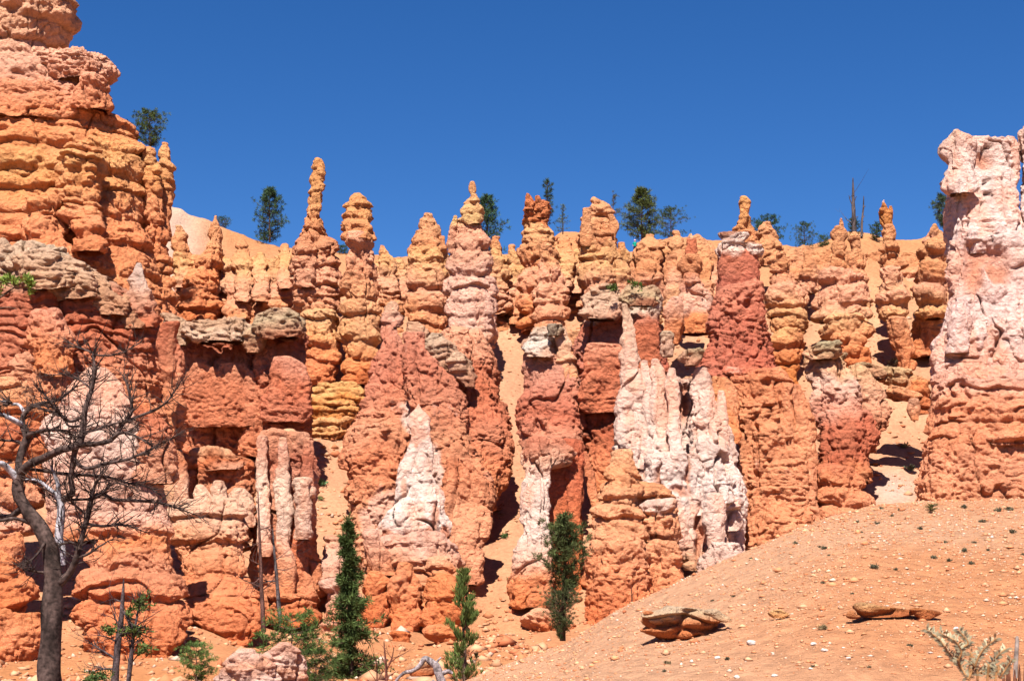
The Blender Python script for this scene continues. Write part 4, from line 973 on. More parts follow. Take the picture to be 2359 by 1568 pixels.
formation('rock_buttress', 'stub buttress with a flat grey slab and dark red belly above the gravel slope', 'rock buttress', [
    ('face', [
        lb([(812, 1864, 1958), (835, 1862, 1966), (880, 1862, 1975), (930, 1866, 1986), (955, 1872, 2000)], P_B7, 'W', Y=133, lean=4, k=0.7, A=0.6),
        lb([(955, 1880, 2002), (1000, 1882, 2008), (1060, 1884, 2010), (1090, 1886, 2008)], P_B7, 'W', Y=128, lean=3, k=0.7, A=0.4),
        lb([(1088, 1884, 1975), (1120, 1884, 2004), (1160, 1882, 2012), (1200, 1880, 1990)], P_B7, 'O', Y=124, lean=2, k=0.7),
        lb([(845, 1955, 1990), (880, 1960, 2020), (930, 1965, 2045), (990, 1970, 2044), (1020, 1980, 2020)], [(840, (220, 170, 126)), (900, (226, 164, 130)), (1000, (214, 130, 92))], 'W', Y=133, lean=4, k=0.7)]),
    ('cap_rock', [lb([(788, 1880, 1930), (796, 1856, 1936), (808, 1852, 1934), (820, 1860, 1924)], P_B7, 'C', n=3.6, dome=0.2, Y=135.35, k=0.7, ext=6),
                  lb([(838, 1966, 2000), (848, 1960, 2026), (862, 1970, 2040)], [(830, (180, 158, 118)), (870, (206, 150, 112))], 'C', n=3.6, dome=0.2, Y=137.35, ext=6)])])
formation('rock_ledge', 'drooping ledge with a hanging lump over the pale gully beside the white tower', 'rock ledge', [
    ('face', [
        lb([(858, 2034, 2104), (868, 2026, 2130), (880, 2034, 2136), (892, 2048, 2120)], [(850, (216, 176, 130)), (890, (216, 140, 96))], 'C', Y=140, k=0.8, ext=5),
        lb([(880, 2100, 2140), (900, 2096, 2146), (930, 2104, 2148)], [(870, ORG), (930, ORR)], 'O', Y=139),
        lb([(896, 2040, 2090), (905, 2030, 2110), (918, 2034, 2112)], [(890, (226, 160, 116)), (920, ORG)], 'C', Y=138, ext=5),
        lb([(920, 2094, 2116), (940, 2088, 2122), (962, 2096, 2118)], [(910, (226, 164, 130)), (970, ORG)], 'D', Y=137, A=0.3, ext=5)])])

# ---------------- the white tower at the right edge
P_WT = [(290, (226, 186, 162)), (330, (228, 186, 168)), (420, (236, 206, 194)), (560, (238, 204, 192)), (620, (234, 186, 168)), (700, (236, 198, 186)), (800, (238, 196, 180)), (860, (232, 172, 148)), (920, (228, 152, 116)), (990, (228, 142, 98)), (1060, (232, 154, 116)), (1160, (232, 154, 112))]
formation('rock_tower', 'massive pale white and pink tower at the right edge, square-topped with a split beside it', 'rock tower', [
    ('body', [
        lb([(300, 2194, 2214), (312, 2186, 2232), (345, 2180, 2245), (420, 2178, 2250)], P_WT, 'S', Y=128, lean=2, k=0.9, A=0.5),
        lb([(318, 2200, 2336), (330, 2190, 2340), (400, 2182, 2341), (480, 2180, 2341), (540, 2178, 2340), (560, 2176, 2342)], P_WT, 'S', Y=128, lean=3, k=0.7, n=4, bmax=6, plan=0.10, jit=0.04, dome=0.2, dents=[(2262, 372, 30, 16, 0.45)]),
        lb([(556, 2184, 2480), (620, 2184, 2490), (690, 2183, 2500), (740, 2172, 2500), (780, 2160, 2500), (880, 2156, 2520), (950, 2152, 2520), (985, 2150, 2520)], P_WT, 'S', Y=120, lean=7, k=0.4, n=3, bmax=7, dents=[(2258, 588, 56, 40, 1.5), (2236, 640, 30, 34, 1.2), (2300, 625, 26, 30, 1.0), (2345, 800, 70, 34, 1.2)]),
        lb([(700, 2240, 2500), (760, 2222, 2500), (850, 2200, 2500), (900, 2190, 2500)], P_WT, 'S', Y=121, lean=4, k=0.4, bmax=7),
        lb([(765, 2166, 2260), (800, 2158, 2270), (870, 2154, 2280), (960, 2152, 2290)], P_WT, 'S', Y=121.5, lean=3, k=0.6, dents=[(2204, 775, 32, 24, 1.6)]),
        lb([(690, 2196, 2232), (740, 2184, 2240), (790, 2172, 2240)], P_WT, 'S', Y=122.5, lean=1, A=0.6)]),
    ('slab', [
        lb([(298, 2352, 2470), (330, 2348, 2480), (420, 2346, 2480), (480, 2344, 2480), (560, 2336, 2490)], P_WT, 'S', Y=128.5, lean=2, k=0.5, n=4, plan=0.08, jit=0.03, A=0.5)]),
    ('base', [
        lb([(880, 2160, 2520), (930, 2152, 2520), (960, 2150, 2520), (985, 2152, 2520)], P_WT, 'O', Y=118.5, lean=2, k=0.35, n=2.8, bmax=7, L=0.75),
        lb([(985, 2158, 2520), (1005, 2150, 2520), (1022, 2150, 2520)], P_WT, 'O', Y=117.5, lean=0.5, k=0.35, bmax=7, ext=5),
        lb([(1024, 2140, 2530), (1045, 2128, 2530), (1090, 2116, 2530), (1130, 2108, 2530), (1165, 2104, 2530)], P_WT, 'W', Y=116, lean=2, k=0.35, n=2.8, bmax=8)])])

# ================================================================== plants, stones, people
def tube(pts, rad, n=7, seed=0, rough=0.0):
    """tapered limb along a polyline; returns verts, quads"""
    pts = np.asarray(pts, float); rad = np.asarray(rad, float)
    m = len(pts)
    tg = np.gradient(pts, axis=0)
    tg /= np.linalg.norm(tg, axis=1, keepdims=True) + 1e-9
    up = np.array([0.13, 0.98, 0.11]) if abs(tg[0][1]) < 0.8 else np.array([1.0, 0, 0])
    a = np.cross(tg, up); a /= np.linalg.norm(a, axis=1, keepdims=True) + 1e-9
    b = np.cross(tg, a)
    th = np.linspace(0, 2 * math.pi, n, endpoint=False)
    r = rad[:, None] * np.ones(n)
    if rough:
        P0 = pts[:, None, :] + a[:, None, :] * np.cos(th)[None, :, None] * r[..., None] + b[:, None, :] * np.sin(th)[None, :, None] * r[..., None]
        r = r * (1 + rough * noise((P0 * np.array([9, 9, 2.2])).reshape(-1, 3), seed).reshape(m, n))
    V = pts[:, None, :] + a[:, None, :] * np.cos(th)[None, :, None] * r[..., None] + b[:, None, :] * np.sin(th)[None, :, None] * r[..., None]
    i = np.arange(m - 1)[:, None] * n; j = np.arange(n)[None, :]
    f = np.stack([i + j, i + (j + 1) % n, i + n + (j + 1) % n, i + n + j], -1).reshape(-1, 4)
    return V.reshape(-1, 3), f

def smooth_path(pts, rad, k=6):
    pts = np.asarray(pts, float); rad = np.asarray(rad, float)
    out, ro = [], []
    n = len(pts)
    for i in range(n - 1):
        p0, p1, p2, p3 = pts[max(i - 1, 0)], pts[i], pts[i + 1], pts[min(i + 2, n - 1)]
        for t in np.linspace(0, 1, k, endpoint=False):
            out.append(0.5 * (2 * p1 + (p2 - p0) * t + (2 * p0 - 5 * p1 + 4 * p2 - p3) * t * t + (3 * p1 - p0 - 3 * p2 + p3) * t ** 3))
            ro.append(rad[i] * (1 - t) + rad[i + 1] * t)
    out.append(pts[-1]); ro.append(rad[-1])
    return np.array(out), np.array(ro)

class Geo:
    def __init__(self):
        self.v, self.f, self.c, self.n = [], [], [], 0
    def add(self, V, f, c):
        c = np.asarray(c, float)
        if c.ndim == 1:
            c = np.repeat(c[None], len(V), 0)
        self.v.append(V); self.f.append(f + self.n); self.c.append(c); self.n += len(V)
    def link(self, name, mat, origin, parent=None, smooth=True):
        return link_mesh(name, np.concatenate(self.v), np.concatenate(self.f), mat, np.concatenate(self.c), origin, parent, smooth)

def needles(g, centres, dirs, size, cols, rng, n=9, width=0.16, spread=0.9):
    """tufts of thin needle blades: every blade a slim quad"""
    m = len(centres)
    C_ = np.repeat(centres, n, 0)
    D_ = np.repeat(dirs, n, 0) + rng.normal(0, spread, (m * n, 3))
    D_ /= np.linalg.norm(D_, axis=1, keepdims=True) + 1e-9
    S_ = np.repeat(size, n) * rng.uniform(0.6, 1.15, m * n)
    side = np.cross(D_, rng.normal(0, 1, (m * n, 3)))
    side /= np.linalg.norm(side, axis=1, keepdims=True) + 1e-9
    w = S_ * width
    o = C_ + rng.normal(0, 0.12, (m * n, 3)) * np.repeat(size, n)[:, None]
    tip = o + D_ * S_[:, None]
    mid = o + D_ * S_[:, None] * 0.5
    V = np.stack([o, mid + side * w[:, None], tip, mid - side * w[:, None]], 1).reshape(-1, 3)
    f = np.arange(len(V)).reshape(-1, 4)
    cc = np.repeat(cols, n, 0) * rng.uniform(0.75, 1.25, (m * n, 1))
    g.add(V, f, np.repeat(cc, 4, 0))

BARK = srgb((120, 96, 82)) * 0.6
GREYW = srgb((178, 172, 170)) * 0.7
def conifer(name, label, u, vb, vt, y, wid, shape='pine', seed=1, group=None, cat='tree', dens=1.0, tone=(74, 88, 52), bare=0.15, lean=0.0, gap=0.0, trunk_r=None, ground=False):
    """tapered trunk, whorls of limbs, needle tufts. wid = crown width in picture units"""
    rng = np.random.default_rng(seed)
    r = random.Random(seed)
    base = at(u, vb, y)
    if ground:
        base[2] = tz(base[0], base[1]) - 0.05
    top = at(u + lean, vt, y)
    h = top[2] - base[2]
    R = wid / F * y / 2
    e = empty(name, base, label, cat, group)
    tr = trunk_r or h * 0.022
    tp = np.array([base + (top - base) * t + np.array([r.uniform(-1, 1), r.uniform(-1, 1), 0]) * h * 0.008 for t in np.linspace(0, 1, 9)])
    tp[0] = base
    V, f = tube(tp, np.linspace(tr, tr * 0.12, 9), 7, seed, 0.15)
    g = Geo(); g.add(V, f, BARK)
    cr = Geo()
    cen, dr, sz, co = [], [], [], []
    tcol = srgb(tone) * 0.85
    if shape == 'spruce':
        nwh = int(34 * max(1, h / 7) * dens); 
    elif shape == 'candle':
        nwh = int(15 * dens)
    else:
        nwh = int(13 * dens)
    for k in range(nwh):
        t = bare + (1 - bare) * (k + r.uniform(-0.3, 0.3)) / nwh
        t = min(max(t, bare), 0.985)
        p0 = base + (top - base) * t
        s_ = (t - bare) / (1 - bare)
        if shape == 'spruce':
            rad = R * 1.25 * (np.interp(s_, [0, 0.12, 0.3, 0.45, 0.55, 0.8, 1], [1.0, 1.0, 0.84, 0.62, 0.36, 0.22, 0.05])) * r.uniform(0.35, 1.25)
        elif shape == 'pine':
            rad = R * (0.35 + 1.0 * math.sin(math.pi * min(1, s_ * 0.88 + 0.22)) ) * r.uniform(0.65, 1.1) * 1.0
        elif shape == 'bush':
            rad = R * math.sqrt(max(0.05, 1 - (2 * s_ - 0.9) ** 2 * 0.8)) * r.uniform(0.65, 1.05)
        elif shape == 'juniper':
            rad = R * np.interp(s_, [0, 0.15, 0.45, 0.7, 1], [0.45, 0.85, 1.0, 0.7, 0.22]) * r.uniform(0.4, 1.2)
        elif shape == 'sparse':
            rad = R * (1.05 - 0.8 * s_) * r.uniform(0.4, 1.1)
        else:   # candle: upswept young pine
            rad = R * (1 - s_) ** 0.75 * r.uniform(0.6, 1.1) + 0.02 * h
        nb = {'juniper': 8, 'spruce': 7, 'pine': 6, 'bush': 7, 'sparse': 4, 'candle': 5}[shape]
        for q in range(nb):
            if shape == 'sparse' and r.random() < 0.35: continue
            if gap and r.random() < gap: continue
            a = r.uniform(0, 2 * math.pi)
            rise = {'juniper': 0.75, 'spruce': -0.18 + 0.5 * s_, 'pine': 0.05 + 0.5 * s_, 'bush': 0.25, 'sparse': 0.15 + 0.4 * s_, 'candle': 0.75}[shape] + r.uniform(-0.15, 0.15)
            L_ = rad * r.uniform(0.75, 1.1)
            d = np.array([math.cos(a), math.sin(a), rise])
            pts = np.array([p0 + d * L_ * w + np.array([0, 0, (0.10 if shape != 'spruce' else 0.12) * L_ * w * w]) for w in (0, 0.35, 0.7, 1.0)])
            V, f = tube(pts, np.array([1, 0.75, 0.5, 0.25]) * max(tr * 0.22, 0.012) , 4)
            g.add(V, f, BARK * 0.9)
            nt = {'juniper': 5, 'spruce': 8, 'pine': 4, 'bush': 5, 'sparse': 3, 'candle': 5}[shape]
            for w in np.linspace(0.22 if shape == 'spruce' else 0.42, 1.02, nt):
                pp = p0 + d * L_ * w + np.array([0, 0, 0.1 * L_ * w * w])
                jit = rng.normal(0, 1, 3) * L_ * 0.09
                cen.append(pp + jit)
                dv = d * 0.6 + np.array([0, 0, 0.35]) if shape != 'candle' else np.array([d[0] * 0.25, d[1] * 0.25, 1.2])
                dr.append(dv)
                sz.append({'juniper': 0.06, 'spruce': 0.038, 'pine': 0.066, 'bush': 0.072, 'sparse': 0.05, 'candle': 0.055}[shape] * h * r.uniform(0.8, 1.2))
                co.append(tcol * r.uniform(0.65, 1.35))
    cen.append(top); dr.append(np.array([0, 0, 1.5])); sz.append(0.06 * h); co.append(tcol)
    needles(cr, np.array(cen), np.array(dr), np.array(sz), np.array(co), rng, n=20 if shape != 'candle' else 18, spread=0.85 if shape != 'candle' else 0.32, width=0.065 if shape != 'candle' else 0.06)
    g.link('trunk', M_WOOD, base, e)
    cr.link('crown', M_NEEDLE, base, e, smooth=False)
    return e

# ---- trees on the skyline
conifer('pine_tree', 'dark pine growing on the shoulder of the big left massif', 345, 342, 255, 156, 78, 'bush', 11, tone=(76, 90, 48), bare=0.08)
conifer('pine_tree', 'lone conical fir on the ridge left of the tallest spike', 621, 558, 435, 190, 66, 'pine', 12, tone=(62, 84, 58), bare=0.06, dens=1.3)
conifer('pine_tree', 'fir half hidden behind the egg-stone pinnacle, to its right', 1122, 590, 452, 186, 66, 'pine', 13, tone=(62, 86, 60), bare=0.1, dens=1.2)
conifer('pine_tree', 'tall thin ragged pine right behind the jagged orange crown', 1260, 545, 415, 184, 52, 'sparse', 14, tone=(62, 80, 60), bare=0.2, dens=1.5)
conifer('pine_tree', 'short pale pine beside the ragged pine behind the jagged crown', 1296, 540, 474, 186, 50, 'sparse', 15, tone=(88, 102, 74), bare=0.1, dens=1.3)
conifer('pine_tree', 'wispy half-bare pine peeping out behind the head-shaped pinnacle', 1412, 540, 443, 186, 46, 'sparse', 16, tone=(74, 82, 72), bare=0.4, dens=0.6)
conifer('pine_tree', 'tallest full-crowned pine on the rim, beside the hiker', 1478, 584, 437, 196, 72, 'pine', 17, tone=(82, 92, 50), bare=0.26, dens=1.25)
conifer('pine_tree', 'broad pine behind the low tan rim wall, right of the tallest rim pine', 1545, 556, 480, 187, 74, 'pine', 18, tone=(66, 84, 56), bare=0.1)
conifer('pine_tree', 'dark pine showing on both sides of the rounded cushion stack', 1768, 575, 502, 186, 84, 'bush', 19, tone=(58, 82, 52), bare=0.1)
conifer('pine_tree', 'small pine standing clear on the yellow ridge right of the cushion stack', 1852, 572, 514, 188, 50, 'pine', 20, tone=(64, 84, 56), bare=0.05)
conifer('pine_tree', 'round bushy pine just left of the knob-headed hoodoo', 1897, 572, 543, 188, 40, 'bush', 21, tone=(66, 92, 56), bare=0.05)
conifer('pine_tree', 'little pine tucked against the left side of the eared pedestal hoodoo', 2018, 552, 514, 187, 34, 'bush', 22, tone=(62, 84, 54), bare=0.05)
conifer('pine_tree', 'pine leaning out behind the left edge of the white tower', 2178, 545, 450, 186, 62, 'bush', 23, tone=(72, 88, 66), bare=0.2)
conifer('pine_tree', 'treetop barely showing over the ridge behind the yellow needle fin', 512, 528, 500, 193, 40, 'bush', 24, tone=(60, 84, 60), bare=0.05)
conifer('pine_tree', 'treetop barely showing in the gap between the tallest spike and the round-topped pillar', 788, 600, 566, 190, 34, 'bush', 25, tone=(60, 84, 54), bare=0.05)

def snag(name, label, paths, y, col, cat='dead tree', twig=0, seed=1, group=None, partn='trunk', pale=()):
    """bare wood from traced limbs: paths = list of [(u, v, radius, dy)] ; the first is the trunk"""
    r = random.Random(seed)
    k = y / F
    p0 = paths[0][0]
    base = at(p0[0], p0[1], y)
    e = empty(name, base, label, cat, group)
    for pi, path in enumerate(paths):
        g = Geo()
        pts = np.array([at(q[0], q[1], y) + np.array([0, (q[3] if len(q) > 3 else 0) * k, 0]) for q in path])
        rad = np.array([max(q[2], 0.5) * k for q in path])
        P, R = smooth_path(pts, rad, 6)
        V, f = tube(P, R, 9 if R[0] > 5 * k else 6, seed + pi, 0.18 if R[0] > 5 * k else 0.0)
        cn = (noise(V * np.array([14, 14, 3]), seed) + 0.7 * noise(V * np.array([30, 30, 5]), seed + 2))[:, None]
        c = (srgb((186, 180, 184)) * 0.62 * (1 + 0.35 * cn)) if pi in pale else col * (1 + 0.75 * np.clip(cn, -1, 1.4))
        g.add(V, f, c)
        if twig and pi > 0:
            seg = np.linalg.norm(np.diff(P, axis=0), axis=1)
            Lp = np.concatenate([[0], np.cumsum(seg)])
            nt = int(Lp[-1] / k / 13 * twig)
            for t in range(nt):
                s = r.uniform(0.25, 1.0) * Lp[-1]
                i = min(np.searchsorted(Lp, s), len(P) - 2)
                o = P[i]; d = P[i + 1] - P[i - 1 if i else 0]
                d = d / (np.linalg.norm(d) + 1e-9)
                def twigs(o, d, L, rr, depth):
                    sd = np.array([r.gauss(0, 1), r.gauss(0, 1), r.gauss(0, 0.8) + 0.1])
                    dd = d * 0.75 + sd * 0.62
                    dd /= np.linalg.norm(dd)
                    cv = np.array([r.gauss(0, 1), r.gauss(0, 1), r.gauss(0, 1)]) * 0.25
                    tp = np.array([o + dd * L * w + cv * L * w * w + np.array([0, 0, 0.16 * L * w * w]) for w in (0, 0.33, 0.66, 1)])
                    V, f = tube(tp, np.array([1, 0.8, 0.55, 0.25]) * rr, 4)
                    g.add(V, f, col * r.uniform(0.6, 1.15))
                    if depth:
                        for _ in range(r.randint(1, 3)):
                            w = r.uniform(0.3, 0.9)
                            twigs(o + dd * L * w + cv * L * w * w, dd, L * r.uniform(0.4, 0.7), rr * 0.6, depth - 1)
                twigs(o, d, r.uniform(22, 66) * k, min(R[i] * 0.6, 1.6 * k), 1 if r.random() < 0.75 else 0)
        g.link(partn if pi == 0 else 'branch', M_WOOD, base, e)
    return e

# dead spires on the rim
snag('dead_tree', 'tall bare spire of a dead tree on the rim, right of the knob-headed hoodoo',
     [[(1967, 545, 6.0), (1966, 500, 5.0), (1965, 460, 3.6), (1964, 410, 1.0)], [(1966, 480, 1.2), (1958, 462, 1.0), (1955, 450, 0.7)], [(1965, 470, 1.2), (1972, 452, 0.7)], [(1966, 515, 1.3), (1952, 508, 1.0), (1946, 500, 0.7)], [(1966, 505, 1.2), (1976, 498, 0.8)]], 186, srgb((96, 86, 86)) * 0.6, twig=0.6, seed=5)
conifer('young_pine', 'green sprig of a young pine at the foot of the bare rim spire', 1966, 545, 503, 186.6, 34, 'bush', 26, tone=(64, 84, 58), bare=0.05)
snag('dead_tree', 'short thin dead stem beside the tall bare spire on the rim',
     [[(1984, 545, 3.0), (1985, 510, 2.4), (1988, 480, 1.8), (1989, 452, 0.8)], [(1985, 505, 0.9), (1991, 497, 0.6)], [(1988, 480, 0.9), (1993, 474, 0.6)], [(1984, 530, 0.9), (1990, 540, 0.6)]], 186, srgb((110, 96, 92)) * 0.6, twig=0.5, seed=6)

# ---- trees in the gully
conifer('spruce_tree', 'tall dark spruce in the gully, sharp thin top and dense skirt', 812, 1600, 1200, 72, 132, 'spruce', 31, tone=(74, 88, 46), bare=0.03, dens=0.95, gap=0.33, lean=-12)
conifer('juniper_tree', 'dark juniper with a waist of bare trunk, at the edge of the gravel slope', 1300, 1392, 1196, 52, 128, 'juniper', 32, tone=(76, 84, 48), bare=0.12, dens=1.7, gap=0.12)
conifer('juniper_bush', 'rounded lower clump of juniper at the foot of the tall juniper', 1294, 1472, 1366, 51.5, 116, 'juniper', 33, tone=(74, 82, 50), bare=0.0, dens=1.4)
snag('tree_stem', 'dark bare stem joining the juniper crown to the clump below it', [[(1296, 1475, 7), (1298, 1400, 6), (1300, 1330, 5), (1302, 1250, 2)]], 52, BARK * 0.5, cat='tree stem', seed=3)
conifer('young_pine', 'slim young pine with upswept candle shoots beside the gravel slope', 1068, 1600, 1318, 58, 92, 'candle', 34, tone=(92, 106, 54), bare=0.06, dens=1.2, gap=0.3)
conifer('pine_bush', 'spreading pine with flat green boughs between the two bare trunks and the spruce', 672, 1600, 1416, 70, 190, 'bush', 35, tone=(78, 96, 48), bare=0.12, dens=0.9)
conifer('pine_bush', 'dark undergrowth pine at the foot of the spruce, on its left', 728, 1610, 1490, 69, 110, 'bush', 36, tone=(66, 82, 42), bare=0.0, dens=0.8)
conifer('young_pine', 'small round pine on the sandy ramp near the bottom edge, left of the pale outcrop', 452, 1590, 1482, 68, 100, 'bush', 37, tone=(90, 110, 56), bare=0.2, dens=0.8)
conifer('young_pine', 'pale green sapling high on the sand beside the banded buttress', 553, 1300, 1218, 108, 42, 'sparse', 38, tone=(120, 128, 72), bare=0.05, dens=1.2)
snag('dead_tree', 'taller of two charred bare trunks in front of the striped buttress',
     [[(607, 1455, 6), (604, 1390, 5.2), (600, 1300, 4), (597, 1215, 2.6), (594, 1130, 0.8)], [(600, 1350, 1.6), (582, 1344, 1.0)], [(600, 1300, 1.6), (578, 1290, 0.8)], [(598, 1220, 1.8), (612, 1216, 1.4), (632, 1222, 0.8)], [(599, 1330, 2), (585, 1342, 1.2), (572, 1340, 0.8)], [(598, 1250, 1.5), (580, 1256, 0.8)], [(602, 1360, 1.8), (615, 1350, 1.0), (628, 1334, 0.8)]], 82, srgb((104, 74, 66)) * 0.6, twig=2.2, seed=7)
snag('dead_tree', 'shorter of two charred bare trunks in front of the striped buttress',
     [[(646, 1435, 5.2), (642, 1390, 4.6), (636, 1320, 3.8), (631, 1260, 2.6), (628, 1215, 0.8)], [(636, 1338, 1.8), (615, 1338, 1.2), (598, 1345, 0.8)], [(633, 1290, 1.4), (648, 1280, 0.7)], [(634, 1310, 1.4), (652, 1312, 0.7)]], 82.5, srgb((92, 84, 84)) * 0.6, twig=2.2, seed=8)
e_ = snag('dead_tree', 'grey snag with a few green tufts left on it, bottom left behind the dead tree',
     [[(262, 1600, 9), (270, 1500, 8), (278, 1430, 6), (283, 1370, 4), (285, 1332, 1.2)], [(272, 1520, 4), (240, 1500, 2.4), (205, 1478, 1.2)], [(268, 1540, 3), (235, 1540, 2), (210, 1548, 1)], [(280, 1400, 3), (304, 1440, 3), (320, 1465, 2)], [(292, 1600, 7), (300, 1530, 5.5), (306, 1470, 4), (315, 1420, 2.5), (322, 1385, 1)], [(278, 1385, 2), (262, 1378, 1)], [(272, 1478, 2.4), (245, 1466, 1.6), (226, 1462, 1)], [(276, 1440, 2.4), (266, 1425, 2), (262, 1412, 1.4)]], 58, srgb((96, 82, 82)) * 0.5, twig=2.4, seed=9)
def tufts(parent, spots, y, size, tone, seed, name='foliage'):
    rng = np.random.default_rng(seed)
    g = Geo(); cen = []
    for (u, v, w, h) in spots:
        n = max(5, int(w * h / 45))
        for q in range(n):
            cen.append(at(u + rng.normal(0, w * 0.24), v + rng.normal(0, h * 0.24), y + rng.normal(0, w * 0.24 / F * y)))
    cen = np.array(cen)
    needles(g, cen, np.repeat(np.array([[0.1, -0.2, 0.6]]), len(cen), 0), np.full(len(cen), size), srgb(tone) * 1.1 * rng.uniform(0.65, 1.35, (len(cen), 1)), rng, n=10)
    return g.link(name, M_NEEDLE, np.array(parent.location), parent, smooth=False)
tufts(e_, [(325, 1392, 36, 40), (296, 1412, 22, 20), (250, 1450, 40, 22), (305, 1452, 70, 24), (330, 1495, 44, 24)], 58, 0.2, (76, 88, 46), 3)
tufts(e_, [(220, 1560, 70, 26)], 57, 0.2, (62, 78, 42), 4)

# the bare tree close by on the left
TR = [
    [(112, 1640, 29), (113, 1568, 27), (118, 1450, 25), (122, 1345, 22), (118, 1290, 20), (104, 1238, 18), (74, 1190, 16), (46, 1149, 14), (41, 1112, 13), (48, 1090, 12)],
    [(48, 1090, 11), (74, 1071, 9.5, -20), (122, 1053, 9, -40), (159, 1040, 8.5, -60), (196, 1029, 8, -60), (206, 990, 7, -50), (211, 945, 6.5, -50), (222, 901, 5, -40), (229, 860, 4, -40), (224, 816, 2.4, -40)],
    [(196, 1029, 7, -60), (237, 1023, 5.5, -30), (259, 1010, 5, 0), (281, 971, 4.5, 20), (296, 942, 4, 30), (285, 890, 3, 40), (272, 857, 1.6, 40)],
    [(281, 971, 3.5, 20), (318, 951, 3, 40), (344, 938, 2.5, 60), (370, 912, 2, 80), (399, 864, 1, 90)],
    [(46, 1092, 10), (37, 1064, 9.5, 20), (41, 1034, 8.5, 30), (52, 1003, 8.5, 30), (39, 975, 7.5, 40), (43, 949, 6.5, 40), (67, 927, 4.5, 50), (111, 916, 3.5, 60), (137, 897, 2.5, 70), (163, 866, 1.2, 80)],
    [(39, 975, 6, 40), (26, 966, 5.5, 20), (0, 953, 5, 0), (-60, 926, 3, -20)],
    [(43, 945, 4.5, 40), (24, 926, 3.6, 60), (0, 921, 3, 80), (-50, 908, 1.6, 90)],
    [(52, 1003, 6, 30), (74, 999, 5, 0), (111, 994, 4, -30), (148, 994, 3, -50), (192, 1001, 1.4, -70)],
    [(46, 1020, 4, 30), (20, 1012, 3, 40), (-10, 1010, 2.4, 50), (-50, 1004, 1.4, 60)],
    [(42, 1105, 9), (18, 1073, 7, -20), (-4, 1068, 6, -40), (-70, 1054, 4, -60)],
    [(50, 1170, 8), (22, 1186, 6.5, 20), (-8, 1188, 6, 40), (-70, 1180, 4, 60)],
    [(70, 1205, 5), (40, 1194, 4, -20), (0, 1200, 3.4, -30), (-50, 1188, 2, -40)],
    [(150, 1300, 6, -12), (148, 1262, 8, -14), (140, 1236, 10, -14), (145, 1186, 9.5, -16), (142, 1150, 8.5, -18), (122, 1128, 5.5, -24), (96, 1108, 4, -30), (70, 1106, 2, -34)],
    [(142, 1153, 6, -18), (139, 1112, 4.5, -24), (126, 1075, 2.2, -30)],
    [(148, 1152, 8, -16), (174, 1136, 7.5, -30), (175, 1101, 6.5, -40), (185, 1052, 6, -50), (196, 1029, 5.5, -60)],
    [(122, 1352, 13, 0), (158, 1326, 9, -10), (181, 1286, 8, -20), (192, 1245, 7, -20), (203, 1204, 6.5, -20), (214, 1160, 6, -20), (222, 1123, 4, -20), (238, 1096, 2, -20)],
    [(214, 1150, 5, -20), (236, 1138, 4.6, 0), (259, 1149, 4.4, 10), (296, 1151, 4, 30), (344, 1154, 3, 50), (392, 1167, 2, 70), (452, 1190, 0.9, 90)],
    [(203, 1206, 4, -20), (237, 1211, 3.4, 0), (281, 1208, 2.4, 20), (330, 1226, 1.0, 40)],
    [(186, 1284, 3.6, -20), (212, 1275, 2.8, -30), (240, 1258, 2, -40), (268, 1243, 1, -50)],
    [(190, 1256, 3.4, -20), (170, 1249, 3, -30), (153, 1253, 2.4, -36)],
    [(185, 1052, 5, -50), (196, 1072, 4.6, -60), (222, 1083, 4.4, -70), (259, 1074, 4, -80), (314, 1064, 3, -90), (370, 1042, 2, -100), (440, 1007, 0.9, -110)],
    [(255, 1012, 4, 0), (280, 1000, 3.4, -20), (307, 1001, 3, -40), (340, 1016, 2.2, -60), (378, 1040, 1, -80)],
    [(70, 1080, 4, -20), (148, 1090, 4, 20), (200, 1092, 3.6, 40), (237, 1096, 3, 60), (274, 1108, 2.4, 80), (318, 1117, 1.8, 90), (358, 1143, 0.9, 100)],
    [(108, 1250, 3.5, -16), (98, 1272, 3, -30), (84, 1290, 2.2, -40), (72, 1294, 1.2, -50)],
    [(104, 1318, 3.4, -16), (86, 1315, 2.6, -30), (64, 1311, 1.2, -40)],
    [(224, 818, 2.6, -40), (200, 808, 2, -30), (176, 797, 1.6, -20), (150, 782, 0.9, -10)],
    [(224, 822, 2.4, -40), (260, 826, 2, -50), (298, 820, 1.6, -60), (344, 796, 0.9, -70)],
    [(222, 901, 3, -40), (196, 882, 2.4, -20), (163, 864, 1.8, 0), (120, 860, 1.3, 20), (92, 858, 0.8, 30)],
    [(209, 960, 4, -50), (178, 976, 3.4, -60), (152, 950, 3, -70), (128, 918, 2, -80), (110, 900, 1, -90)],
    [(207, 985, 3, -50), (170, 984, 2.6, -40), (150, 960, 2, -30), (92, 940, 1.4, -20), (60, 938, 0.8, -10)],
    [(205, 1000, 3, -50), (232, 990, 2.6, -20), (262, 975, 2, 0), (300, 968, 1, 20)],
    [(150, 1152, 4, -16), (190, 1150, 3.2, -10), (222, 1146, 2.6, 0), (262, 1112, 1.8, 10), (318, 1130, 1.0, 20)],
    [(204, 1185, 3.4, -20), (180, 1160, 3, -40), (170, 1140, 2.2, -50), (164, 1110, 1, -60)],
]
snag('dead_tree', 'bare twisted dead tree with a forked trunk close by on the left', TR, 24, srgb((98, 80, 74)) * 0.42, twig=2.3, seed=21, pale=(5, 6, 9, 12, 13))

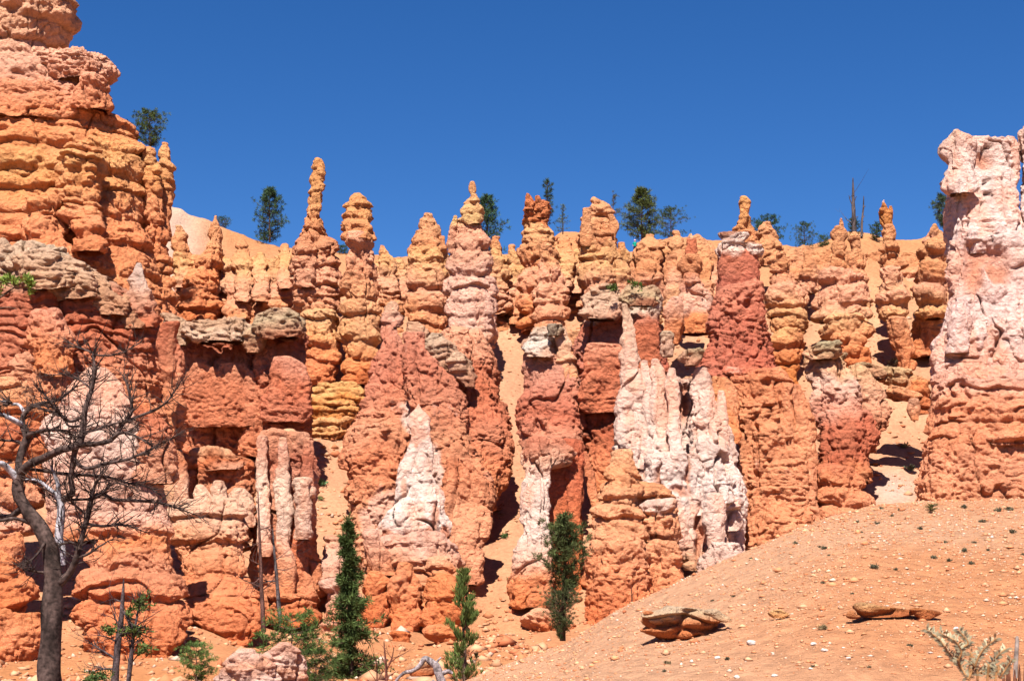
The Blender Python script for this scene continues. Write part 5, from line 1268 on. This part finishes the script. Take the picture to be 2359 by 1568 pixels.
# green bough reaching in at the left edge
e_ = snag('pine_bough', 'green pine bough reaching in at the left edge of the view', [[(-60, 700, 5), (-10, 690, 3), (30, 664, 2), (70, 640, 1)], [(-60, 640, 4), (0, 650, 2.4), (45, 655, 1.4)], [(-50, 722, 3), (10, 708, 1.5), (40, 712, 0.7)]], 30, BARK, cat='tree branch', seed=12, partn='stem')
tufts(e_, [(28, 646, 60, 22), (66, 650, 20, 36), (68, 668, 14, 24), (-20, 660, 50, 40)], 30, 0.11, (104, 118, 52), 5)

# thin leafless shrubs and a fallen log near the lower edge
snag('dead_shrub', 'leafless reddish shrub beside the spruce at the bottom edge', [[(890, 1600, 4), (889, 1540, 3.2), (886, 1500, 2), (884, 1476, 0.8)], [(889, 1545, 2), (902, 1515, 1.6), (907, 1490, 0.7)], [(888, 1530, 1.6), (876, 1505, 0.8)], [(868, 1600, 2), (868, 1540, 1.4), (866, 1518, 0.6)], [(890, 1560, 1.6), (912, 1545, 0.7)]], 58, srgb((120, 74, 62)) * 0.6, cat='dead shrub', twig=0.9, seed=14)
snag('fallen_log', 'silvery fallen branch arching over the sand near the bottom edge, right of the spruce', [[(1030, 1600, 10), (1012, 1556, 10), (1004, 1532, 9), (990, 1522, 8), (978, 1516, 7), (968, 1530, 6), (950, 1544, 5), (925, 1552, 3.6), (895, 1590, 2)], [(1010, 1556, 7), (1030, 1545, 6), (1042, 1550, 3)], [(1000, 1530, 4), (1016, 1512, 1.5)], [(1012, 1580, 6), (994, 1566, 4)]], 54, srgb((150, 138, 138)) * 0.6, cat='log', twig=0.3, seed=15)
snag('dead_sapling', 'single thin dead stick standing on the gravel slope against the orange foot', [[(1455, 1398, 1.6), (1455, 1370, 1.3), (1453, 1345, 0.6)], [(1455, 1372, 0.8), (1460, 1362, 0.5)]], 36.5, srgb((110, 70, 60)) * 0.6, cat='stick', twig=0.6, seed=16)

# ---- rocks lying on the gravel slope
def slope_y(u, v):
    """distance at which the sight line through (u, v) meets the gravel slope or the gully floor"""
    ys = np.linspace(21, 110, 1800)
    z = (H0 - v) / F * ys
    g, _ = terrain((u - U0) / F * ys, ys, False)
    hit = np.nonzero(z <= g)[0]
    return float(ys[hit[0]]) if len(hit) else 60.0

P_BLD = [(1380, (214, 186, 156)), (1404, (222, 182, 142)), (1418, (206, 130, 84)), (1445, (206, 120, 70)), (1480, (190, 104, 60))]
def bld(keys, pal, Y, **kw):
    kw.setdefault('sty', 'B')
    return lb(keys, pal, Y=Y, ext=6, step=1.6, **kw)
yb = slope_y(1580, 1462)
formation('boulder', 'big overhanging ledge boulder with a pale top and dark layered underside on the gravel slope', 'boulder', [
    ('rock', [
        lobe([(1400, 1540, 1600), (1408, 1520, 1648), (1418, 1504, 1686), (1426, 1500, 1692), (1436, 1504, 1684), (1448, 1506, 1678), (1462, 1510, 1664), (1478, 1518, 1646)], yb + 0.10, pal=P_BLD, sty='B', L=0.30, Lt=0.30, fine=0.16, ck=0.25, A=0.30, plan=0.3, k=0.55, n=3.2, dome=0.2, step=1.5, seed=408, lean=-0.36, bmax=0.8, amp=2.2),
        lobe([(1416, 1484, 1504), (1428, 1480, 1514), (1440, 1484, 1518), (1448, 1492, 1512)], yb - 0.15, pal=P_BLD, sty='B', L=0.30, Lt=0.30, fine=0.16, ck=0.25, A=0.30, plan=0.3, k=0.9, n=3, step=1.5, seed=402, amp=2.0),
        lobe([(1410, 1620, 1660), (1420, 1624, 1686), (1430, 1640, 1696)], yb - 0.3, pal=P_BLD, sty='B', L=0.30, Lt=0.30, fine=0.16, ck=0.25, A=0.30, plan=0.3, k=0.8, step=1.5, seed=403, amp=2.0)])])
yb2 = slope_y(2050, 1424)
P_B2L = [(1385, (216, 170, 120)), (1400, (200, 130, 80)), (1420, (190, 110, 66))]
formation('boulder', 'long low split ledge of thin dark layers on the right of the gravel slope', 'boulder', [
    ('rock', [
        lobe([(1394, 1970, 2010), (1402, 1966, 2070), (1410, 1964, 2118), (1420, 1975, 2100)], yb2 - 0.25, pal=P_B2L, sty='B', L=0.30, Lt=0.30, fine=0.16, ck=0.25, A=0.30, plan=0.3, k=0.35, n=3, dome=0.25, step=1.5, seed=404, amp=2.2),
        lobe([(1410, 1952, 1972), (1416, 1948, 1988), (1422, 1956, 1984)], yb2 - 0.3, pal=P_B2L, sty='B', L=0.30, Lt=0.30, fine=0.16, ck=0.25, A=0.30, plan=0.3, k=0.8, n=3, step=1.5, seed=405, amp=2.0),
        lobe([(1406, 2100, 2150), (1412, 2104, 2170), (1420, 2110, 2160), (1426, 2116, 2146)], yb2 - 0.3, pal=P_B2L, sty='B', L=0.30, Lt=0.30, fine=0.16, ck=0.25, A=0.30, plan=0.3, k=0.4, n=3, step=1.5, seed=406, amp=2.0)])])
yb3 = slope_y(1790, 1424)
formation('boulder', 'small flat layered rock on the gravel slope between the two larger ledges', 'boulder', [
    ('rock', [lobe([(1406, 1768, 1800), (1412, 1760, 1818), (1418, 1760, 1822), (1424, 1768, 1812)], yb3 - 0.15, pal=[(1400, (222, 182, 130)), (1424, (206, 142, 90))], sty='B', L=0.30, Lt=0.30, fine=0.16, ck=0.25, A=0.30, plan=0.3, k=0.5, n=3, step=1.5, seed=407, amp=2.0)])])
P_OUT = [(1480, (230, 172, 146)), (1515, (234, 192, 172)), (1535, (226, 160, 128)), (1568, (234, 192, 174))]
formation('rock_outcrop', 'pale pink and white layered outcrop at the bottom edge, left of the spruce', 'rock outcrop', [
    ('rock', [
        lb([(1484, 640, 668), (1496, 620, 682), (1510, 600, 694), (1530, 590, 700), (1560, 586, 706), (1600, 580, 710)], P_OUT, 'C', Y=62, k=0.8, amp=0.6, beds='fine', lfs=2),
        lb([(1502, 540, 590), (1514, 524, 612), (1530, 518, 630), (1560, 510, 640), (1600, 505, 650)], P_OUT, 'C', Y=61, k=0.8, amp=0.6, beds='fine', lfs=2),
        lb([(1536, 520, 560), (1548, 508, 600), (1575, 496, 640), (1610, 490, 650)], P_OUT, 'C', Y=59, k=0.8, amp=0.6, beds='fine', lfs=2)])])
formation('boulder', 'flat orange slab on the sand behind the silvery fallen branch', 'boulder', [
    ('rock', [lb([(1520, 950, 985), (1527, 932, 1000), (1538, 930, 1010), (1548, 940, 1005)], [(1515, (234, 176, 132)), (1535, (214, 120, 72))], 'B', Y=62, k=0.7, ext=8, step=1.8)])])

def pebble_mesh(rng, sx, sy, sz):
    import itertools
    V = rng.normal(0, 1, (14, 3))
    V /= np.linalg.norm(V, axis=1, keepdims=True)
    return V * np.array([sx, sy, sz]) * rng.uniform(0.75, 1.1, (14, 1))

import bmesh
def stone(name, label, u, v, w, tone, seed, group=None, flat=0.55):
    rng = np.random.default_rng(seed)
    y = slope_y(u, v)
    r = w / F * y / 2
    bm = bmesh.new()
    bmesh.ops.create_icosphere(bm, subdivisions=3, radius=1.0)
    co = np.array([q.co[:] for q in bm.verts])
    d = 1 + 0.35 * noise(co * 1.3, seed) + 0.16 * noise(co * 3.1, seed + 1)
    # chipped planes
    for q in range(6):
        nrm = rng.normal(0, 1, 3); nrm /= np.linalg.norm(nrm)
        pr = (co * d[:, None]) @ nrm
        lim = rng.uniform(0.6, 0.85)
        d = np.where(pr > lim, d * lim / np.maximum(pr, 1e-6), d)
    co = co * d[:, None] * np.array([r, r * 0.8, r * flat])
    p = np.array([(u - U0) / F * y, y, 0]); p[2] = tz(p[0], p[1]) + r * flat * 0.45
    faces = np.array([[q.index for q in f.verts] for f in bm.faces])
    bm.free()
    c = srgb(tone) * 0.72 * (1 + 0.15 * noise(co * 6 / max(r, 0.05), seed))[:, None]
    return tag(link_mesh(name, co + p, faces, M_ROCK2, c, p), label, 'stone', group)
M_ROCK2 = rock_material('pale_limestone', 9.0, 0.02)
WT = (244, 226, 214)
stone('stone', 'chunky cream stone on the gravel just right of the big boulder shadow', 1729, 1479, 20, WT, 1, flat=0.8)
stone('stone', 'wide cream stone between two others below the middle of the gravel slope', 1874, 1486, 18, WT, 2)
stone('stone', 'flat cream stone right of the wide cream stone below the middle of the slope', 1898, 1501, 17, WT, 3)
stone('stone', 'smooth oval white stone beside a dark tuft below the big boulder', 1651, 1509, 16, (250, 238, 228), 4)
stone('stone', 'long pale stone low on the gravel slope, right of the flat cream stone', 1954, 1521, 15, WT, 5)
stone('stone', 'brightest white stone just above the feathery grey plant at the right', 2201, 1447, 11, (252, 244, 240), 6, flat=0.8)
stone('stone', 'lone pale stone at the bottom edge, straight below the big boulder', 1697, 1561, 15, WT, 7)
stone('stone', 'pair-sized pale stone low on the slope, between the bottom edge and the wide cream stone', 1782, 1555, 16, WT, 8)
stone('stone', 'small pale stone near the bottom edge, left of a dark tuft', 1867, 1546, 11, WT, 9)
stone('stone', 'white chip left of the feathery grey plant', 2142, 1509, 13, (250, 238, 228), 10, flat=0.4)
stone('stone', 'pink stone at the top of the gravel crest over the orange foot', 1418, 1418, 16, (226, 176, 150), 11)
stone('stone', 'rusty stone on the crest of the gravel slope, beside the pink one', 1438, 1412, 12, (196, 120, 84), 12, flat=0.8)

def gravel():
    rng = np.random.default_rng(77)
    V, Fc, Cc = [], [], []
    n0 = 0
    oct_ = np.array([[1, 0, 0], [0, 1, 0], [-1, 0, 0], [0, -1, 0], [0, 0, 1], [0, 0, -1]], float)
    of = np.array([[0, 1, 4], [1, 2, 4], [2, 3, 4], [3, 0, 4], [1, 0, 5], [2, 1, 5], [3, 2, 5], [0, 3, 5]])
    N = 26000
    u = rng.uniform(1080, 2400, N * 3); y = 21 + 24 * rng.random(N * 3) ** 0.9
    x = (u - U0) / F * y
    z, md = terrain(x, y)
    dn = (0.35 + 0.4 * sstep(1600, 2200, u)) + 0.45 * sstep(-0.1, 0.35, fbm(np.stack([x * 0.35, y * 0.35, 0 * x], -1), 3, 91)) 
    keep = md & (rng.random(len(u)) < dn)
    x, y, z = x[keep][:N], y[keep][:N], z[keep][:N]
    n = len(x)
    s = np.exp(rng.normal(-4.25, 0.62, n)); s = np.minimum(s, 0.11)
    sc = np.stack([s * rng.uniform(0.8, 1.6, n), s * rng.uniform(0.7, 1.2, n), s * rng.uniform(0.3, 0.7, n)], -1)
    o = oct_[None] * sc[:, None, :] * rng.uniform(0.7, 1.25, (n, 6, 1))
    a = rng.uniform(0, 6.28, n)
    ca, sa = np.cos(a), np.sin(a)
    ox = o[..., 0] * ca[:, None] - o[..., 1] * sa[:, None]
    oy = o[..., 0] * sa[:, None] + o[..., 1] * ca[:, None]
    P = np.stack([ox + x[:, None], oy + y[:, None], o[..., 2] + (z + sc[:, 2] * 0.25)[:, None]], -1).reshape(-1, 3)
    f = (of[None] + (np.arange(n) * 6)[:, None, None]).reshape(-1, 3)
    pal = np.array([srgb(c) for c in [(238, 178, 136), (232, 158, 112), (244, 208, 180), (248, 226, 210), (222, 140, 96), (206, 128, 88)]])
    ci = rng.choice(6, n, p=[0.40, 0.30, 0.10, 0.015, 0.14, 0.045])
    c = pal[ci] * rng.uniform(0.8, 1.1, (n, 1)) * 0.6
    ob = link_mesh('gravel', P, f, M_CLOTH, np.repeat(c, 6, 0), (0, 0, 0), smooth=False)
    tag(ob, 'loose pink and cream stone chips strewn over the slope', 'gravel', kind='stuff')
gravel()

def rubble():
    rng = np.random.default_rng(78)
    oct_ = np.array([[1, 0, 0], [0, 1, 0], [-1, 0, 0], [0, -1, 0], [0, 0, 1], [0, 0, -1]], float)
    of = np.array([[0, 1, 4], [1, 2, 4], [2, 3, 4], [3, 0, 4], [1, 0, 5], [2, 1, 5], [3, 2, 5], [0, 3, 5]])
    u = rng.uniform(-60, 2400, 60000); y = rng.uniform(52, 175, 60000)
    x = (u - U0) / F * y
    z, md = terrain(x, y)
    dn = sstep(0.0, 0.45, fbm(np.stack([x * 0.22, y * 0.10, 0 * x], -1), 3, 95)) + 0.16
    keep = (~md) & (rng.random(len(u)) < dn)
    x, y, z = x[keep], y[keep], z[keep]
    n = len(x)
    s = np.minimum(np.exp(rng.normal(-2.35, 0.7, n)), 0.7)
    sc = np.stack([s * rng.uniform(0.8, 1.5, n), s * rng.uniform(0.8, 1.3, n), s * rng.uniform(0.4, 0.9, n)], -1)
    o = oct_[None] * sc[:, None, :] * rng.uniform(0.6, 1.3, (n, 6, 1)) + rng.normal(0, 0.2, (n, 6, 3)) * s[:, None, None]
    P = (o + np.stack([x, y, z + sc[:, 2] * 0.2], -1)[:, None, :]).reshape(-1, 3)
    f = (of[None] + (np.arange(n) * 6)[:, None, None]).reshape(-1, 3)
    pal = np.array([srgb(c) for c in [(236, 176, 134), (228, 150, 104), (216, 132, 92), (238, 198, 172)]])
    c = pal[rng.choice(4, n, p=[0.4, 0.3, 0.2, 0.1])] * rng.uniform(0.75, 1.1, (n, 1)) * 0.55
    tag(link_mesh('rubble', P, f, M_CLOTH, np.repeat(c, 6, 0), smooth=False), 'small broken rocks strewn over the sandy chutes below the cliffs', 'rubble', kind='stuff')
rubble()

# tufts of sage on the slope and in the gullies
def sage(u, v, w, seed, y=None, tone=(108, 104, 82), label=None, group='small grey-green tufts on the gravel slope'):
    rng = np.random.default_rng(seed)
    y = y or slope_y(u, v)
    x = (u - U0) / F * y
    p = np.array([x, y, tz(x, y)])
    R = w / F * y / 2
    n = 16
    cen = p + np.stack([rng.normal(0, R * 0.4, n), rng.normal(0, R * 0.4, n), np.abs(rng.normal(R * 0.2, R * 0.2, n))], -1)
    g = Geo()
    needles(g, cen, np.repeat(np.array([[0, 0, 0.8]]), n, 0), np.full(n, R * 0.7), srgb(tone) * 0.6 * rng.uniform(0.6, 1.3, (n, 1)), rng, n=10, width=0.14, spread=0.7)
    o = g.link('sage_tuft', M_NEEDLE, p, smooth=False)
    return tag(o, label or 'small grey-green tuft dotting the gravel slope', 'tuft', group)
for k_, (u, v, w) in enumerate([(2219, 1170, 13), (2299, 1175, 14), (2323, 1169, 14), (2030, 1168, 9), (2071, 1174, 10), (2053, 1184, 8), (1974, 1197, 9), (2020, 1202, 10), (2260, 1201, 12), (2120, 1216, 12), (1984, 1222, 7), (2331, 1229, 14), (2177, 1247, 9), (2243, 1249, 8), (1832, 1246, 11), (1888, 1257, 8), (1898, 1262, 14), (2220, 1267, 13), (1730, 1282, 8), (2150, 1280, 13), (2186, 1286, 12), (2236, 1297, 12), (1909, 1277, 7), (2356, 1277, 9), (2013, 1309, 18), (2065, 1309, 9), (1895, 1344, 8), (1689, 1373, 8), (1963, 1365, 7), (1674, 1511, 11), (1530, 1540, 9), (2094, 1491, 12), (2276, 1266, 8), (1640, 1382, 7), (1873, 1534, 9), (2001, 1533, 8)]):
    sage(u, v + 4, w * 1.25, 100 + k_)
for k_, (u, v, w, lbl) in enumerate([(1895, 1453, 22, 'thin grassy tuft in the middle of the gravel slope, under the low split ledge'), (1538, 1526, 18, 'dry grass tuft low on the gravel slope, lower left of the big boulder')]):
    sage(u, v, w, 150 + k_, tone=(160, 140, 104), label=lbl, group=None)
conifer('pine_seedling', 'tiny pine seedling with its own shadow near the top of the gravel slope', 2144, 1185, 1160, slope_y(2144, 1184), 34, 'bush', 41, tone=(92, 98, 40), bare=0.25, dens=0.5, cat='seedling', ground=True)
for k_, (u, v, w, yy, lbl) in enumerate([
    (736, 1103, 30, 138, 'bright green shrub on the sandy gully beside the striped buttress'),
    (738, 1138, 20, 135, 'olive shrub just below the bright green shrub in the sandy gully'),
    (2082, 1016, 22, 146, 'little shrub halfway up the pale gully left of the white tower'),
    (2097, 1070, 24, 141, 'grey-green shrub low in the pale gully left of the white tower'),
    (2062, 838, 36, 161, 'dry grey brush on the sand under the pedestal hoodoo'),
    (2138, 800, 20, 164, 'small shrub on the sand at the foot of the lumpy pink stack'),
    (1372, 1104, 26, 138, 'olive shrub in the sand gap behind the dark cave buttress'),
    (1160, 1228, 22, 127, 'dark green shrub on the sand right of the central buttress foot'),
    (1175, 1335, 14, 117, 'small upright shrub in the gully left of the whitewashed buttress'),
    (152, 1530, 34, 62, 'pale yellow-green shrub beside the foot of the dead tree'),
    (770, 870, 26, 156, 'olive brush on the shelf below the two tall pillars'),
    (1195, 1480, 22, 66, 'low green shrub in the dip at the edge of the gravel slope')]):
    sage(u, v, w, 170 + k_, y=yy, tone=[(110, 150, 100), (130, 130, 80), (140, 140, 100), (140, 146, 110), (140, 124, 96), (134, 130, 96), (120, 120, 70), (86, 104, 56), (96, 110, 60), (160, 156, 96), (136, 128, 76), (104, 118, 70)][k_], label=lbl, group=None)
for k_, (u, v, w, lbl) in enumerate([(1464, 660, 34, 'green sprig growing on the flat grey cap, nearer its right end'), (1412, 664, 30, 'green sprig growing on the flat grey cap, nearer its left end')]):
    rng = np.random.default_rng(190 + k_)
    p = at(u, v - 2, 128.5)
    cen = p + rng.normal(0, 0.25, (14, 3)) * np.array([1, 0.6, 0.5])
    g = Geo()
    needles(g, cen, np.repeat(np.array([[0, 0, 0.8]]), 14, 0), np.full(14, 0.35), np.repeat(srgb((84, 104, 48))[None] * 0.7, 14, 0), rng, n=10)
    tag(g.link('shrub_sprig', M_NEEDLE, p, smooth=False), lbl, 'shrub')

# feathery grey plant and broken stump very near, bottom right
def feather(u, v, y, stems, label, seed):
    rng = np.random.default_rng(seed)
    x = (u - U0) / F * y
    base = np.array([x, y, tz(x, y) - 0.02])
    e = empty('thistle_plant', base, label, 'plant')
    k = y / F
    for st in stems:
        g = Geo(); lf = Geo()
        pts = np.array([at(a, b, y) + np.array([0, d * k, 0]) for a, b, d in st])
        if st[0][1] > 1560:
            pts = np.vstack([base[None], pts])
        P, R = smooth_path(pts, np.linspace(3.2, 1.2, len(pts)) * k, 8)
        V, f = tube(P, R, 5)
        g.add(V, f, srgb((176, 128, 84)) * 0.6)
        g.link('stem', M_WOOD, base, e)
        for i in range(3, len(P) - 1):
            if P[i][2] < (H0 - 1600) / F * y: continue
            t = P[i + 1] - P[i - 1]; t /= np.linalg.norm(t)
            for sgn in (-1, 1):
                d = np.array([sgn * (0.55 + 0.2 * rng.random()) * abs(t[2]) + t[0] * 0.3, rng.normal(0, 0.4), 0.35 * t[2] - sgn * t[0] * 0.4 + 0.25])
                d /= np.linalg.norm(d)
                L_ = rng.uniform(12, 24) * k
                w = L_ * 0.13
                sd = np.cross(d, [0.1, 1, 0.2]); sd /= np.linalg.norm(sd)
                o = P[i]
                Vq = np.array([o, o + d * L_ * 0.5 + sd * w, o + d * L_ + np.array([0, 0, -0.15 * L_]), o + d * L_ * 0.5 - sd * w])
                lf.add(Vq, np.array([[0, 1, 2, 3]]), srgb((206, 196, 160)) * 0.6 * rng.uniform(0.75, 1.15))
        lf.link('leaf_spray', M_NEEDLE, base, e, smooth=False)
    return e
feather(2230, 1568, 7.0, [
    [(2252, 1590, 0), (2228, 1562, 0), (2212, 1530, 8), (2190, 1505, 12), (2172, 1478, 16), (2150, 1458, 18), (2138, 1450, 20)],
    [(2216, 1540, 8), (2208, 1520, 0), (2212, 1500, -6), (2200, 1478, -10), (2180, 1466, -14), (2160, 1456, -16)],
    [(2206, 1520, 0), (2214, 1496, 6), (2232, 1482, 10), (2222, 1464, 12), (2212, 1452, 14)],
    [(2232, 1562, 0), (2242, 1536, -6), (2252, 1508, -10), (2268, 1486, -14), (2290, 1468, -18)],
    [(2272, 1590, 0), (2280, 1558, 6), (2288, 1532, 10), (2304, 1508, 14), (2322, 1494, 18)],
    [(2290, 1590, 0), (2300, 1560, -6), (2312, 1540, -10), (2326, 1516, -14)],
    [(2236, 1550, 4), (2262, 1548, 8), (2290, 1540, 12)]], 'feathery grey-leaved dry plant close by at the bottom right corner', 51)
yst = 9.0
kst = yst / F
xs = (2342 - U0) / F * yst
bst = np.array([xs, yst, tz(xs, yst) - 0.05])
e_ = empty('broken_stump', bst, 'small splintered brown stump with one pale upright peg in the bottom right corner', 'stump')
g = Geo()
rr_ = random.Random(5)
for (u, vt, r0, dy) in [(2320, 1512, 8, 0), (2312, 1524, 7, 4), (2326, 1520, 9, 10), (2338, 1526, 9, 3), (2350, 1530, 8, 8), (2360, 1520, 5, 2), (2334, 1540, 9, -8), (2346, 1545, 8, -6)]:
    tp = at(u, vt, yst) + np.array([0, dy * kst, 0])
    bp = np.array([bst[0] + (u - 2336) * kst * 0.8, yst + dy * kst, bst[2]])
    P, R = smooth_path([bp, bp * 0.3 + tp * 0.7, tp], np.array([r0 * 1.5, r0, 1.2]) * kst, 6)
    V, f = tube(P, R, 8, 3, 0.35)
    g.add(V, f, srgb((124, 78, 58)) * 0.6 * (1 + 0.4 * noise(V * np.array([90, 90, 12]), 8)[:, None]))
g.link('stump_wood', M_WOOD, bst, e_)
g = Geo()
P, R = smooth_path([at(2338, 1560, yst), at(2340, 1510, yst), at(2342, 1480, yst), at(2342, 1464, yst)], np.array([5.5, 5.2, 5.0, 3.2]) * kst, 6)
V, f = tube(P, R, 8, 4, 0.1)
g.add(V, f, srgb((176, 160, 150)) * 0.62)
g.link('peg', M_WOOD, bst, e_)

# ---- the hiker on the rim
def hiker():
    y = 189.0
    k = y / F
    feet = at(1462, 578.5, y)
    feet[2] = tz(feet[0], y) - 0.02
    e = empty('person', feet, 'person in a teal shirt and dark shorts standing on the rim beside the pine', 'person')
    h = 1.75
    me = bpy.data.meshes.new('body')
    # one skinned skeleton: pelvis root
    J = {'pel': (0, 0, .93), 'che': (0, 0, 1.28), 'nec': (0, 0, 1.47), 'hea': (0, -.02, 1.58), 'cro': (0, -.01, 1.68),
         'shL': (-.19, 0, 1.40), 'elL': (-.27, .02, 1.13), 'haL': (-.22, -.12, .92), 'shR': (.19, 0, 1.40), 'elR': (.28, .03, 1.13), 'haR': (.26, -.1, .90),
         'hiL': (-.10, 0, .88), 'knL': (-.12, -.01, .48), 'anL': (-.13, .02, .08), 'toL': (-.14, -.15, .03),
         'hiR': (.10, 0, .88), 'knR': (.11, -.02, .48), 'anR': (.12, .02, .08), 'toR': (.13, -.15, .03)}
    E = [('pel', 'che'), ('che', 'nec'), ('nec', 'hea'), ('hea', 'cro'), ('che', 'shL'), ('shL', 'elL'), ('elL', 'haL'), ('che', 'shR'), ('shR', 'elR'), ('elR', 'haR'), ('pel', 'hiL'), ('hiL', 'knL'), ('knL', 'anL'), ('anL', 'toL'), ('pel', 'hiR'), ('hiR', 'knR'), ('knR', 'anR'), ('anR', 'toR')]
    RD = {'pel': .15, 'che': .16, 'nec': .06, 'hea': .10, 'cro': .085, 'sh': .075, 'el': .05, 'ha': .04, 'hi': .10, 'kn': .065, 'an': .045, 'to': .04}
    nm = list(J)
    me.from_pydata([J[n] for n in nm], [(nm.index(a), nm.index(b)) for a, b in E], [])
    ob = bpy.data.objects.new('body', me)
    C.objects.link(ob)
    md = ob.modifiers.new('skin', 'SKIN')
    for i, n in enumerate(nm):
        r = RD.get(n, RD.get(n[:2], 0.06))
        me.skin_vertices[0].data[i].radius = (r, r * 0.8)
        me.skin_vertices[0].data[i].use_root = (n == 'pel')
    ob.modifiers.new('sub', 'SUBSURF').levels = 1
    dg = bpy.context.evaluated_depsgraph_get()
    m2 = bpy.data.meshes.new_from_object(ob.evaluated_get(dg))
    bpy.data.objects.remove(ob)
    Vb = np.array([q.co[:] for q in m2.vertices])
    Fb = [list(p.vertices) for p in m2.polygons]
    skin, shirt, pant, boot = srgb((214, 160, 130)) * 0.7, srgb((24, 150, 128)) * 0.8, srgb((40, 36, 60)) * 0.7, srgb((60, 44, 40)) * 0.7
    def cover(sel, grow):
        out = np.array([0, 0, 0.])
        c = np.array([0, 0, 0.])
        return sel
    link_mesh('body', Vb + feet, Fb, M_CLOTH, skin, feet, e)
    # clothes: grown copies of the body surface
    m2.update()
    Nb = np.array([q.normal[:] for q in m2.vertices])
    def garment(name, test, grow, col):
        fs = [f for f in Fb if all(test(Vb[i]) for i in f)]
        ids = sorted({i for f in fs for i in f})
        mp = {a: b for b, a in enumerate(ids)}
        if fs:
            link_mesh(name, (Vb + Nb * grow)[ids] + feet, [[mp[i] for i in f] for f in fs], M_CLOTH, col, feet, e)
    garment('shirt', lambda p: 0.90 < p[2] < 1.50 and abs(p[0]) < 0.33 and not (abs(p[0]) > 0.2 and p[2] < 1.1), 0.02, shirt)
    garment('shorts', lambda p: 0.42 < p[2] < 1.0 and abs(p[0]) < 0.21, 0.025, pant)
    garment('boot', lambda p: p[2] < 0.15, 0.015, boot)
    # pink-white cap
    g = Geo()
    th = np.linspace(0, 2 * math.pi, 12, endpoint=False)
    rows = []
    for a, zz in [(0.125, 1.66), (0.12, 1.71), (0.09, 1.76), (0.01, 1.78)]:
        rows.append(np.stack([np.cos(th) * a, np.sin(th) * a - 0.02, np.full(12, zz)], -1))
    V = np.concatenate(rows) + feet
    i = np.arange(3)[:, None] * 12; j = np.arange(12)[None]
    g.add(V, np.stack([i + j, i + (j + 1) % 12, i + 12 + (j + 1) % 12, i + 12 + j], -1).reshape(-1, 4), srgb((236, 196, 206)) * 0.75)
    g.link('cap', M_CLOTH, feet, e)
hiker()
